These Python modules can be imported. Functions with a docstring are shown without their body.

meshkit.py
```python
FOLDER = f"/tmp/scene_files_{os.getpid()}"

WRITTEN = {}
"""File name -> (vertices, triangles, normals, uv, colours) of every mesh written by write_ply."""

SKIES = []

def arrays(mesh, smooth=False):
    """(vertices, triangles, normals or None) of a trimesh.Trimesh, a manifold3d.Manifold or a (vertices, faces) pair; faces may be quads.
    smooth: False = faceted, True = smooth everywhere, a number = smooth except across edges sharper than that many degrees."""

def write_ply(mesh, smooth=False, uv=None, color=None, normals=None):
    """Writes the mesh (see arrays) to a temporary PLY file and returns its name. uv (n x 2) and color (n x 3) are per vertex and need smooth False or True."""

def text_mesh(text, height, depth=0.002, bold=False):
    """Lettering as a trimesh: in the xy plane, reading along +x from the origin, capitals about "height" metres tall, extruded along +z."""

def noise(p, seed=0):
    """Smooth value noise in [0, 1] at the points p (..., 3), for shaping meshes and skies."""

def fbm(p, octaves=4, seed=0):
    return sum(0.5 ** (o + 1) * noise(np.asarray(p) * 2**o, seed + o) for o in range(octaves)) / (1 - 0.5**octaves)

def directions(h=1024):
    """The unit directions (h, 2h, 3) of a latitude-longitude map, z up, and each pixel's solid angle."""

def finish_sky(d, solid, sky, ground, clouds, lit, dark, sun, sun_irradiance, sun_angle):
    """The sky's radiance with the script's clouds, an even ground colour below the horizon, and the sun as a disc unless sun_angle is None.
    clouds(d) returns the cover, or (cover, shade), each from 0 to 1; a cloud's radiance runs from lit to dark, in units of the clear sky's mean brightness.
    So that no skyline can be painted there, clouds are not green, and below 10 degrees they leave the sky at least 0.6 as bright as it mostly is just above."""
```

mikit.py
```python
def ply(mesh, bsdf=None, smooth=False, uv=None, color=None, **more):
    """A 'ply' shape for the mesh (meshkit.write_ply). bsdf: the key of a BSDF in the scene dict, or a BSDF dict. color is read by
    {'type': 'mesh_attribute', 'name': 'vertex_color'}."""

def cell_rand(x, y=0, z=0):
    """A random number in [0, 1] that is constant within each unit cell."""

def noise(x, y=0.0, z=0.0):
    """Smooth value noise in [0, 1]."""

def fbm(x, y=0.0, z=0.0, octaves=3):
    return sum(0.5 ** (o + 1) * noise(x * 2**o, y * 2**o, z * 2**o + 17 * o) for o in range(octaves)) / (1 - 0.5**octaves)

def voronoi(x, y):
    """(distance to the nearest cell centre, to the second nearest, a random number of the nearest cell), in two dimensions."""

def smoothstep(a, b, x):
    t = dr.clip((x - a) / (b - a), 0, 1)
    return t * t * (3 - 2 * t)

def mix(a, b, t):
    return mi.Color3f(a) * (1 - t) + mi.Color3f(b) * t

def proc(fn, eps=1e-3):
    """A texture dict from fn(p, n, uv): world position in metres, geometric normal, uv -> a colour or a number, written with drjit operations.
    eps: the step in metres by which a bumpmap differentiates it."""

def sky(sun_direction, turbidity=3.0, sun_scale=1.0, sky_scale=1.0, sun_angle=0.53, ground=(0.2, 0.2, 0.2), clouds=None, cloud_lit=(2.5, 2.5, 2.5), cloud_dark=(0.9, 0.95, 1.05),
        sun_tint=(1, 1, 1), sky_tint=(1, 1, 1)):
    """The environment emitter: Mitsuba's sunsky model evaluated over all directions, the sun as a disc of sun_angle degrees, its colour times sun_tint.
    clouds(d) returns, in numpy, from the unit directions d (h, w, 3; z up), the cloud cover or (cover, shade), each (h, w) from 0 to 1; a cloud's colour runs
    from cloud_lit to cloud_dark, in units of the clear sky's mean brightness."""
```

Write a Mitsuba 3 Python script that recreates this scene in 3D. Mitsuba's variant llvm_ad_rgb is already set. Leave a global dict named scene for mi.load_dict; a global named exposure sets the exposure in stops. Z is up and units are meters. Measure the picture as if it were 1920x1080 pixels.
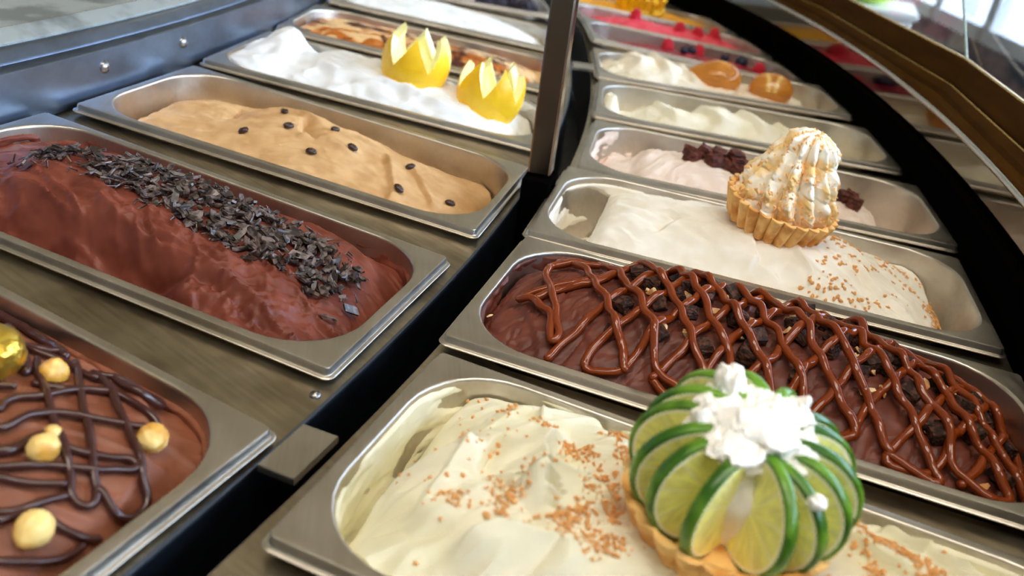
import math, random
import numpy as np
import trimesh
import drjit as dr
import mitsuba as mi
import shapely
from shapely.geometry import Polygon
import mikit, meshkit
from meshkit import noise, fbm

T = mi.ScalarTransform4f
scene, labels = {}, {}
rng = np.random.default_rng(7)
random.seed(7)

# ------------------------------------------------------------------ camera, sky, lamps, exposure
scene['camera'] = {'type': 'thinlens', 'fov': 62.72, 'fov_axis': 'x', 'near_clip': 0.02, 'far_clip': 200.0,
                   'aperture_radius': 0.0021, 'focus_distance': 0.56,
                   'to_world': T().look_at(origin=[0, 0, 0.2492], target=[0, 0.88412, 0.2492 - 0.46725], up=[-0.13443, 0.46301, 0.87610])}


def cloud_cover(d):
    n = fbm(np.stack([d[..., 0] * 3, d[..., 1] * 3, d[..., 2] * 6], -1), 4, seed=3)
    return np.clip(0.22 + 1.3 * (n - 0.45), 0, 1), np.clip((n - 0.5) * 2, 0, 1)


scene['sky'] = mikit.sky([0.75, -0.25, 0.62], turbidity=3.0, sun_scale=0.25, sky_scale=32.0, clouds=cloud_cover,
                         cloud_lit=(1.9, 1.95, 2.0), cloud_dark=(1.0, 1.05, 1.15), ground=(0.35, 0.35, 0.34), sky_tint=(0.86, 0.97, 1.08))
exposure = 0.8
FILL_PANEL = [7.0, 6.4, 5.5]       # radiance of the unseen fill panels added to the ceiling

# ------------------------------------------------------------------ helpers
CEN = np.array([-2.5319, 1.1779])      # the counter is curved round this point
RL, RR = 2.3880, 2.7830                # radius of the middle of the two rows of pans
ZR = -0.0188
TILT_L, TILT_R = -0.0891, -0.0338


def numbered(name):
    if name not in labels and not any(k == name or k.startswith(name + '__') for k in scene):
        return name
    i = 1
    while f'{name}_{i:03d}' in labels or f'{name}_{i:03d}' in scene:
        i += 1
    return f'{name}_{i:03d}'


def thing(name, label, cat, group=None, kind=None):
    key = numbered(name)
    labels[key] = {'label': label, 'category': cat}
    if group:
        labels[key]['group'] = group
    if kind:
        labels[key]['kind'] = kind
    return key


def struct(name, mesh, bsdf, smooth=False, **kw):
    scene[name] = mikit.ply(mesh, bsdf, smooth=smooth, **kw)
    labels[name] = {'kind': 'structure'}
    return name


PARTS = {}


def part(holder, name, shape, label=None, kind=None, to=None):
    base = f'{holder}__{name}'
    n = PARTS.get(base, 0)
    PARTS[base] = n + 1
    key = base if n == 0 else f'{base}_{n:03d}'
    d = dict(shape)
    if to is not None:
        d['to_world'] = T(to)
    scene[key] = d
    if label or kind:
        labels[key] = {}
        if label:
            labels[key]['label'] = label
        if kind:
            labels[key]['kind'] = kind
    return key


def one(name, shape, label, cat, group=None, kind=None, to=None):
    key = thing(name, label, cat, group, kind)
    d = dict(shape)
    if to is not None:
        d['to_world'] = T(to)
    scene[key] = d
    return key


def polar(r, th, z):
    return np.stack(np.broadcast_arrays(CEN[0] + r * np.cos(th), CEN[1] + r * np.sin(th), z), -1)


def grid_mesh(P, flip=False):
    """P (a, b, 3) -> trimesh of quads."""
    a, b = P.shape[:2]
    i = np.arange(a * b).reshape(a, b)
    q = np.stack([i[:-1, :-1], i[1:, :-1], i[1:, 1:], i[:-1, 1:]], -1).reshape(-1, 4)
    if flip:
        q = q[:, ::-1]
    f = np.vstack([q[:, [0, 1, 2]], q[:, [0, 2, 3]]])
    return trimesh.Trimesh(P.reshape(-1, 3), f, process=False)


def cat(*m):
    return trimesh.util.concatenate([x for x in m])


def sweep(profile, th0, th1, n=90, closed=False):
    """profile of (r, z) swept round the counter's centre; faces look outward for a profile drawn counter-clockwise."""
    pr = list(profile) + ([profile[0]] if closed else [])
    th = np.linspace(th0, th1, n)
    P = np.stack([polar(r, th, z) for r, z in pr], 0)
    m = grid_mesh(P)
    if closed:
        caps = []
        for t, fl in ((th0, False), (th1, True)):
            poly = Polygon(profile)
            v, f = trimesh.creation.triangulate_polygon(poly, engine='earcut')
            c = trimesh.Trimesh(polar(v[:, 0], t, v[:, 1]), f, process=False)
            if fl:
                c.invert()
            caps.append(c)
        m = cat(m, *caps)
    return m


def box(lo, hi):
    lo, hi = np.array(lo, float), np.array(hi, float)
    m = trimesh.creation.box(hi - lo)
    m.apply_translation((lo + hi) / 2)
    return m


def bevel_box(sx, sy, sz, b):
    """A box with bevelled edges, centred."""
    import manifold3d as mf
    pts = []
    for x in (-1, 1):
        for y in (-1, 1):
            for z in (-1, 1):
                for k in range(3):
                    c = [sx / 2 - b, sy / 2 - b, sz / 2 - b]
                    c[k] += b
                    pts.append([x * c[0], y * c[1], z * c[2]])
    return trimesh.Trimesh(*to_tri(mf.Manifold.hull_points(np.array(pts))), process=False)


def to_tri(man):
    m = man.to_mesh()
    return np.array(m.vert_properties[:, :3], float), np.array(m.tri_verts, int)


def tube(path, rad, sides=10, cap=True):
    """A round strand along the path, radius per point or one for all, with rounded ends."""
    p = np.asarray(path, float)
    n = len(p)
    r = np.broadcast_to(np.asarray(rad, float), (n,)).copy()
    t = np.gradient(p, axis=0)
    t /= np.linalg.norm(t, axis=1, keepdims=True) + 1e-12
    up = np.array([0, 0, 1.0])
    a = np.cross(t, up)
    a /= np.linalg.norm(a, axis=1, keepdims=True) + 1e-9
    b = np.cross(a, t)
    if cap:
        e = []
        for k, sg in ((0, -1), (n - 1, 1)):
            ext = [(p[k] + sg * t[k] * r[k] * s, r[k] * math.sqrt(max(1 - s * s, 1e-4))) for s in (0.5, 0.85, 1.0)]
            e.append(ext)
        p = np.vstack([[x[0] for x in e[0][::-1]], p, [x[0] for x in e[1]]])
        r = np.concatenate([[x[1] for x in e[0][::-1]], r, [x[1] for x in e[1]]])
        a = np.vstack([[a[0]] * 3, a, [a[-1]] * 3])
        b = np.vstack([[b[0]] * 3, b, [b[-1]] * 3])
    ang = np.linspace(0, 2 * np.pi, sides + 1)
    P = p[:, None] + r[:, None, None] * (np.cos(ang)[None, :, None] * a[:, None] + np.sin(ang)[None, :, None] * b[:, None])
    i = np.arange(len(p) * sides).reshape(len(p), sides)
    j = np.roll(i, -1, 1)
    q = np.stack([i[:-1], j[:-1], j[1:], i[1:]], -1).reshape(-1, 4)
    return trimesh.Trimesh(P[:, :-1].reshape(-1, 3), np.vstack([q[:, [0, 1, 2]], q[:, [0, 2, 3]]]), process=False)


def spline(pts, step=0.002, closed=False):
    from scipy.interpolate import CubicSpline
    p = np.asarray(pts, float)
    d = np.concatenate([[0], np.cumsum(np.maximum(np.linalg.norm(np.diff(p, axis=0), axis=1), 1e-6) ** 0.5)])
    L = np.linalg.norm(np.diff(p, axis=0), axis=1).sum()
    return CubicSpline(d, p)(np.linspace(0, d[-1], max(int(L / step), 4)))


# ------------------------------------------------------------------ materials
def col(*rgb):
    """sRGB 0..255 -> linear."""
    c = np.array(rgb, float) / 255
    return [float(x) for x in np.where(c < 0.04045, c / 12.92, ((c + 0.055) / 1.055) ** 2.4)]


def rgb(c):
    return {'type': 'rgb', 'value': list(map(float, c))}


def mat(name, c, rough=0.5, spec=0.5, two=True, bump=None, bump_scale=0.001, **kw):
    b = {'type': 'principled', 'base_color': rgb(c) if not isinstance(c, dict) else c,
         'roughness': rough, 'specular': spec, **kw}
    if bump is not None:
        b = {'type': 'bumpmap', 'arbitrary': bump, 'scale': bump_scale, 'bsdf': b}
    scene[name] = {'type': 'twosided', 'bsdf': b} if two else b


def brushed(p, n, uv):
    # smudges and wipe marks: wear with a shape of its own
    a = mikit.fbm(p.x * 30, p.y * 30, p.z * 30, 3)
    s = mikit.noise(p.x * 700 + p.y * 120, p.y * 40 - p.x * 20, p.z * 300)
    return mikit.mix(col(184, 176, 164), col(220, 213, 204), mikit.smoothstep(0.2, 0.8, a) * 0.6 + 0.2 * s)


def brushed_rough(p, n, uv):
    a = mikit.fbm(p.x * 45 + 3, p.y * 45, p.z * 45, 3)
    s = mikit.noise(p.x * 900 + p.y * 150, p.y * 60 - p.x * 30, 2)
    return 0.25 + 0.18 * a + 0.05 * s


def worn(p, n, uv):
    a = mikit.fbm(p.x * 22, p.y * 22, p.z * 22 + 5, 4)
    s = mikit.noise(p.x * 260 + p.y * 420, p.y * 50 - p.x * 31, 1)
    return mikit.mix(col(134, 120, 100), col(198, 186, 162), mikit.smoothstep(0.25, 0.75, a) * 0.75 + 0.25 * s)


mat('pan_steel', mikit.proc(brushed), mikit.proc(brushed_rough), metallic=1.0)
mat('plate_steel', mikit.proc(worn), mikit.proc(brushed_rough), metallic=1.0)
mat('sky_tint_steel', mikit.proc(lambda p, n, uv: brushed(p, n, uv) * mi.Color3f(0.27, 0.36, 0.55)), 0.32, metallic=1.0)  # plain steel, tinted blue to paint in the window's sky reflection
mat('polished_steel', col(215, 215, 215), 0.10, metallic=1.0)
mat('dark_steel', col(96, 84, 74), 0.28, metallic=1.0)
mat('post_steel', col(122, 108, 96), 0.22, metallic=1.0)
mat('trough_black', col(10, 10, 13), 0.35, 0.3)
mat('rubber_black', col(6, 5, 5), 0.9, 0.0)
mat('front_mirror', col(120, 112, 104), 0.05, metallic=1.0)


def brass(p, n, uv):
    a = mikit.fbm(p.x * 12, p.y * 12, p.z * 60, 3)
    return mikit.mix(col(56, 32, 4), col(80, 49, 9), a)


mat('brown_frame', mikit.proc(brass), 0.7, 0.05)
mat('brown_edge', col(190, 160, 92), 0.3, 0.6, metallic=0.4)
scene['pane_glass'] = {'type': 'thindielectric', 'int_ior': 1.5}
mat('wall_paint', col(205, 204, 196), 0.8, 0.2)
mat('ceiling_paint', col(236, 208, 162), 0.85, 0.2)
mat('floor_stone', mikit.proc(lambda p, n, uv: mikit.mix(col(44, 46, 56), col(86, 84, 90), mikit.smoothstep(0.45, 0.6, mikit.fbm(p.x * 9, p.y * 9, 0, 4)))), 0.35)
mat('satin_plate', mikit.proc(lambda p, n, uv: mikit.mix(col(120, 125, 125), col(160, 166, 165), mikit.smoothstep(0.35, 0.7, mikit.fbm(p.x * 40, p.y * 40, 3, 4)))), 0.5, 0.5, metallic=0.5)
mat('pavement_stone', col(190, 186, 178), 0.9, 0.2)
mat('white_frame', col(206, 208, 210), 0.4)
mat('riser_stone', mikit.proc(lambda p, n, uv: mikit.mix(col(40, 42, 54), col(96, 84, 82), mikit.smoothstep(0.4, 0.65, mikit.fbm(p.x * 7, p.y * 7, p.z * 7, 4)))), 0.4)

mat('brown_edge_dirt', col(96, 62, 44), 0.8)
mat('dark_bolt', col(150, 146, 146), 0.3, metallic=1.0)
mat('glass_edge', col(170, 190, 180), 0.2)


def choc(c0, c1, f=60, gl=0.38, name=''):
    def fn(p, n, uv):
        a = mikit.fbm(p.x * f, p.y * f, p.z * f, 3)
        return mikit.mix(c0, c1, mikit.smoothstep(0.3, 0.7, a))
    mat(name, mikit.proc(fn), gl, 0.3)


choc(col(98, 45, 32), col(118, 59, 44), name='choc_brown', gl=0.48)
choc(col(118, 68, 48), col(138, 84, 62), name='choc_milk', gl=0.48)
choc(col(90, 44, 34), col(112, 60, 48), name='choc_dark', gl=0.45)
choc(col(188, 146, 98), col(204, 165, 118), name='coffee_tan', gl=0.5)
choc(col(224, 226, 227), col(232, 233, 233), name='white_cream', gl=0.45)
choc(col(226, 226, 220), col(244, 243, 238), name='white_speck', gl=0.45, f=40)
choc(col(196, 170, 190), col(214, 196, 210), name='mauve_cream', gl=0.45)
choc(col(226, 221, 190), col(232, 228, 204), name='lime_cream', gl=0.4, f=30)
choc(col(232, 226, 212), col(242, 238, 228), name='vanilla_white', gl=0.4)
choc(col(226, 206, 192), col(238, 222, 210), name='pink_cream', gl=0.45)
choc(col(240, 234, 208), col(246, 242, 224), name='ivory_cream', gl=0.4)
choc(col(238, 226, 200), col(246, 238, 220), name='beige_cream', gl=0.4)
choc(col(120, 14, 34), col(168, 30, 56), name='berry_dark', gl=0.35)
choc(col(222, 50, 74), col(240, 84, 104), name='raspberry_red', gl=0.4)
choc(col(250, 170, 8), col(255, 190, 30), name='mango_yellow', gl=0.4)


def swirl(p, n, uv):
    w = mikit.fbm(p.x * 30, p.y * 30, 7.0, 2) * 0.05
    a = mikit.fbm(p.x * 24 + w * 30, p.y * 46 - w * 40, 3.0, 3)
    b = mikit.fbm(p.x * 40 - w * 50, p.y * 60 + w * 50, 9.0, 3)
    c = mikit.mix(col(226, 184, 128), col(178, 96, 28), mikit.smoothstep(0.40, 0.58, a))
    return mikit.mix(c, col(72, 22, 8), mikit.smoothstep(0.48, 0.60, b))


mat('caramel_swirl', mikit.proc(swirl), 0.25, 0.5)

# ------------------------------------------------------------------ the room: floor, walls, shop window, street
FLOOR, CEIL = -1.03, 2.0
struct('floor', box((-4.2, -3.2, FLOOR - 0.1), (3.4, 7.2, FLOOR)), 'floor_stone')
struct('ceiling', box((-4.2, -3.2, CEIL), (3.4, 7.2, CEIL + 0.1)), 'ceiling_paint')
struct('wall_back', box((-4.3, -3.2, FLOOR), (-4.2, 7.2, CEIL)), 'wall_paint')
struct('wall_near', box((-4.2, -3.3, FLOOR), (3.4, -3.2, CEIL)), 'wall_paint')
struct('wall_far', box((-4.2, 7.2, FLOOR), (3.4, 7.3, CEIL)), 'wall_paint')
WX, SILL, HEAD = 2.75, -0.52, 1.75
struct('wall_street', cat(box((WX, -3.2, FLOOR), (WX + 0.18, 7.2, SILL)), box((WX, -3.2, HEAD), (WX + 0.18, 7.2, CEIL)),
                          box((WX, -3.2, SILL), (WX + 0.18, -2.6, HEAD))), 'riser_stone')
ys = [-2.6, -0.9, 0.8, 2.5, 4.2, 5.6, 6.4, 7.2]
for i, (a, b) in enumerate(zip(ys[:-1], ys[1:])):
    w = f'window_{i + 1}'
    f = 0.055
    struct(w, cat(box((WX - 0.02, a, SILL), (WX + 0.1, a + f, HEAD)), box((WX - 0.02, b - f, SILL), (WX + 0.1, b, HEAD)),
                  box((WX - 0.04, a + f, SILL), (WX + 0.1, b - f, SILL + 0.09)), box((WX - 0.02, a + f, HEAD - f), (WX + 0.1, b - f, HEAD))), 'white_frame')
    part(w, 'pane', mikit.ply((np.array([[WX + 0.04, a + f, SILL + 0.09], [WX + 0.04, b - f, SILL + 0.09], [WX + 0.04, b - f, HEAD - f], [WX + 0.04, a + f, HEAD - f]]), np.array([[0, 1, 2, 3]])), 'pane_glass'))
struct('pavement', box((WX + 0.18, -12, FLOOR - 0.12), (40, 30, FLOOR - 0.02)), 'pavement_stone')

# ceiling lamps and added fill panels
mat('lamp_housing', col(220, 220, 220), 0.4)
for x, y, lab in [(-2.9, 3.4, 'round warm lamp in the ceiling over the back of the shop'), (0.9, 3.6, 'round warm lamp in the ceiling near the shop window')]:
    k = thing('ceiling_lamp', lab, 'lamp')
    hous = trimesh.creation.annulus(0.15, 0.18, 0.03)
    hous.apply_translation((x, y, CEIL - 0.015))
    part(k, 'housing', mikit.ply(hous, 'lamp_housing'))
    disc = trimesh.creation.cylinder(0.15, 0.012, sections=32)
    disc.apply_translation((x, y, CEIL - 0.012))
    part(k, 'diffuser', mikit.ply(disc, 'lamp_housing', emitter={'type': 'area', 'radiance': {'type': 'rgb', 'value': [9.0, 7.8, 6.0]}}))
for x, y, lab in [(-0.55, -0.35, 'added unseen fill light panel in the ceiling over the server side of the counter'), (0.35, 0.10, 'added unseen fill light panel in the ceiling above the near end of the counter'), (1.10, -0.60, 'added unseen fill light panel in the ceiling over the customer side')]:
    k = thing('fill_panel', lab, 'lamp')  # out-of-view panel added to brighten the food, keeping pan lips dark
    part(k, 'frame', mikit.ply(cat(box((x - 0.63, y - 0.18, CEIL - 0.03), (x + 0.63, y - 0.15, CEIL)), box((x - 0.63, y + 0.15, CEIL - 0.03), (x + 0.63, y + 0.18, CEIL)),
                                   box((x - 0.63, y - 0.15, CEIL - 0.03), (x - 0.60, y + 0.15, CEIL)), box((x + 0.60, y - 0.15, CEIL - 0.03), (x + 0.63, y + 0.15, CEIL))), 'lamp_housing'))
    part(k, 'diffuser', mikit.ply(box((x - 0.60, y - 0.15, CEIL - 0.02), (x + 0.60, y + 0.15, CEIL - 0.008)), 'lamp_housing', emitter={'type': 'area', 'radiance': {'type': 'rgb', 'value': FILL_PANEL}}))

# ------------------------------------------------------------------ pans
PANS = {
'L1': (-0.3006, 0.3130, -0.3807, TILT_L, 0), 'L2': (-0.2399, 0.5057, -0.2788, TILT_L, 0), 'L3': (-0.1885, 0.7039, -0.2130, TILT_L, 0),
'L4': (-0.1615, 0.9102, -0.1072, TILT_L, 0), 'L5': (-0.1515, 1.1195, -0.0246, TILT_L, 0), 'L6': (-0.1497, 1.3449, 0.07, -0.0985, 0), 'L7': (-0.1763, 1.5701, 0.165, -0.0600, 0),
'R1': (0.1073, 0.2749, -0.3143, TILT_R, ZR), 'R2': (0.1553, 0.4600, -0.2592, TILT_R, ZR), 'R3': (0.1944, 0.6411, -0.1972, TILT_R, ZR),
'R4': (0.2314, 0.8192, -0.1301, TILT_R, ZR), 'R5': (0.2484, 1.0216, -0.0571, TILT_R, ZR), 'R6': (0.2507, 1.2280, 0.0177, TILT_R, ZR),
'R7': (0.2405, 1.4208, 0.0874, -0.0987, ZR), 'R8': (0.2196, 1.5954, 0.1506, -0.0941, ZR), 'R9': (0.1866, 1.7735, 0.2157, -0.0948, ZR)}
HL, HW, RC = 0.1695, 0.0755, 0.046     # opening: half length, half width, corner radius


def pose(k):
    x, y, t, tilt, z = PANS[k]
    e1 = np.array([math.cos(t) * math.cos(tilt), math.sin(t) * math.cos(tilt), math.sin(tilt)])
    e2 = np.array([-math.sin(t), math.cos(t), 0])
    M = np.eye(4)
    M[:3, 0], M[:3, 1], M[:3, 2], M[:3, 3] = e1, e2, np.cross(e1, e2), (x, y, z)
    return M


def rring(hl, hw, r, nc=9, ns=6):
    """A rounded rectangle, always the same number of points."""
    out = []
    for cx, cy, a0 in ((hl - r, hw - r, 0), (-hl + r, hw - r, 90), (-hl + r, -hw + r, 180), (hl - r, -hw + r, 270)):
        a = np.radians(np.linspace(a0, a0 + 90, nc))
        out.append(np.stack([cx + r * np.cos(a), cy + r * np.sin(a)], 1))
    pts = []
    for i in range(4):
        pts.append(out[i])
        a, b = out[i][-1], out[(i + 1) % 4][0]
        pts.append(a + (b - a) * (np.arange(1, ns + 1) / (ns + 1))[:, None])
    return np.vstack(pts)


def make_pan():
    rings = []
    OL, OW, OR = 0.180, 0.085, 0.006
    for d, z in ((0.0006, -0.0066), (0, -0.0056), (0.0006, -0.0050), (0.0022, -0.0048), (0.0027, -0.0042), (0.0031, -0.0012), (0.0036, -0.0003), (0.0045, 0)):
        rings.append((rring(OL - d, OW - d, OR - d * 0.8), z))
    for d, z in ((-0.0016, 0), (-0.0008, -0.0002), (-0.0002, -0.0009), (0.0003, -0.0022), (0.0012, -0.018), (0.0035, -0.060), (0.0052, -0.092), (0.009, -0.099), (0.016, -0.1015), (0.05, -0.102)):
        rings.append((rring(HL - d, HW - d, max(RC - d * 0.6, 0.01)), z))
    P = np.stack([np.column_stack([xy, np.full(len(xy), z)]) for xy, z in rings])
    P = np.concatenate([P, P[:, :1]], 1)
    m = grid_mesh(P, flip=True)
    n = len(m.vertices)
    last = np.arange((len(rings) - 1) * P.shape[1], len(rings) * P.shape[1])
    v = np.vstack([m.vertices, [[0, 0, -0.102]]])
    f = np.vstack([m.faces, [[last[i], last[i + 1], n] for i in range(len(last) - 1)]])
    return trimesh.Trimesh(v, f, process=True)


pan_ply = mikit.ply(make_pan(), 'pan_steel', smooth=40)
PAN_LABEL = {
'L1': 'steel pan of chocolate gelato with dark lattice and hazelnuts, at lower left', 'L2': 'steel pan holding the chocolate gelato strewn with dark shavings',
'L3': 'steel pan holding the tan coffee gelato with coffee beans', 'L4': 'steel pan holding the white gelato with two carved lemons',
'L5': 'steel pan holding the amber caramel swirl gelato', 'L6': 'steel pan of plain white gelato behind the caramel swirl pan', 'L7': 'steel pan with dark blackberries, far end of left row',
'R1': 'steel pan holding the pale cream gelato under the lime tart', 'R2': 'steel pan holding the chocolate gelato with glossy caramel lattice',
'R3': 'steel pan holding the white gelato with the meringue tart', 'R4': 'steel pan of pinkish cream gelato with brownie cubes, behind the meringue tart',
'R5': 'steel pan of plain cream gelato without any topping, right row', 'R6': 'steel pan of cream gelato with two glazed brown buns',
'R7': 'steel pan of dark red berry sorbet behind the glazed buns', 'R8': 'steel pan of bright raspberry red sorbet', 'R9': 'steel pan of orange yellow mango sorbet, far end of right row'}
PKEY = {}
for k in PANS:
    key = PKEY[k] = thing('gelato_pan', PAN_LABEL[k], 'pan')
    scene[key] = {**pan_ply, 'to_world': T(pose(k))}


# ------------------------------------------------------------------ gelato: height fields in each pan, metres over the rim
def sm(a, b, x):
    t = np.clip((x - a) / (b - a), 0, 1)
    return t * t * (3 - 2 * t)


def mound(U, V, table, near, far, vr=0.0, p=2.0):
    """table: ((u mm, z mm), ...) of the ridge; near and far: height (mm) where the gelato meets the two long walls."""
    tu, tz = np.array(table, float).T / 1000
    from scipy.interpolate import PchipInterpolator
    rz = PchipInterpolator(tu, tz, extrapolate=False)(np.clip(U, tu[0], tu[-1]))
    t = np.where(V > vr, (V - vr) / (HW - vr), (vr - V) / (HW + vr))
    e = np.where(V > vr, far, near) / 1000
    e = np.minimum(e, rz)
    return e + (rz - e) * (1 - np.clip(t, 0, 1) ** p)


def sdist(U, V, pts):
    """signed distance to a polyline in mm coordinates (positive to its left) and the position 0..1 along it."""
    pts = np.array(pts, float) / 1000
    best, sg, al = np.full(U.shape, 9.0), np.ones(U.shape), np.zeros(U.shape)
    n = len(pts) - 1
    for i in range(n):
        a, b = pts[i], pts[i + 1]
        d = b - a
        L2 = d @ d
        t = np.clip(((U - a[0]) * d[0] + (V - a[1]) * d[1]) / L2, 0, 1)
        dx, dy = U - a[0] - t * d[0], V - a[1] - t * d[1]
        dd = np.hypot(dx, dy)
        w = dd < best
        best = np.where(w, dd, best)
        sg = np.where(w, np.sign(d[0] * dy - d[1] * dx), sg)
        al = np.where(w, (i + t) / n, al)
    return best * sg, al


def fold(U, V, pts, h, back=20, front=2.0):
    """A spatula's fold: a lip h mm high along the polyline that falls off steeply on its right side and slowly on its left."""
    s, a = sdist(U, V, pts)
    w = np.clip(np.minimum(a, 1 - a) * 5, 0, 1)
    w = w * w * (3 - 2 * w)
    return h / 1000 * w * np.where(s > 0, np.exp(-(s * 1000 / back)), np.exp(-(s * 1000 / front) ** 2))


def groove(U, V, pts, h, wid=2.0):
    s, a = sdist(U, V, pts)
    w = np.clip(np.minimum(a, 1 - a) * 5, 0, 1)
    return -h / 1000 * w * np.exp(-(s * 1000 / wid) ** 2)


def blob(U, V, u, v, ru, rv, h, ang=0, p=2.0):
    c, s = math.cos(math.radians(ang)), math.sin(math.radians(ang))
    x, y = U * 1000 - u, V * 1000 - v
    q = ((x * c + y * s) / ru) ** 2 + ((-x * s + y * c) / rv) ** 2
    return h / 1000 * np.exp(-q ** (p / 2))


def strokes(U, V, ang, length, width, seed=0, octv=3):
    c, s = math.cos(math.radians(ang)), math.sin(math.radians(ang))
    x, y = (U * c + V * s) * 1000, (-U * s + V * c) * 1000
    y = y + 6 * (fbm(np.stack([x / 40, y / 40, x * 0 + seed], -1), 2, seed) - 0.5)
    return fbm(np.stack([x / length, y / width, x * 0 + 0.37 * seed], -1), octv, seed) - 0.5


def rough(U, V, size, seed=0, octv=3):
    return fbm(np.stack([U * 1000 / size, V * 1000 / size, U * 0 + seed * 1.7], -1), octv, seed) - 0.5


def ridged(U, V, ang, length, width, seed=0, octv=3, sharp=2.0):
    """sharp creases in 0..1, stretched along an angle."""
    n = strokes(U, V, ang, length, width, seed, octv)
    return np.clip(1 - np.abs(n) * 5.0, 0, 1) ** sharp


def h_L1(U, V):
    z = mound(U, V, ((-175, -30), (-120, 2), (0, 10), (60, 10), (110, 7), (135, 1), (152, -8), (164, -20), (172, -34)), -10, -17, vr=0.004, p=2.4)
    z += 0.004 * strokes(U, V, 20, 60, 14, 4) + 0.0010 * strokes(U, V, -35, 30, 4, 9)
    z += 0.0018 * ridged(U, V, 30, 60, 12, 14)
    z += fold(U, V, ((150, 50), (120, 58), (96, 62), (70, 66), (40, 66)), 5, 12, 3) + fold(U, V, ((60, 72), (95, 66), (130, 52)), 3, 6, 2)
    z += fold(U, V, ((160, 0), (152, 24), (140, 42)), 3, 7, 2)
    return z


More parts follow.
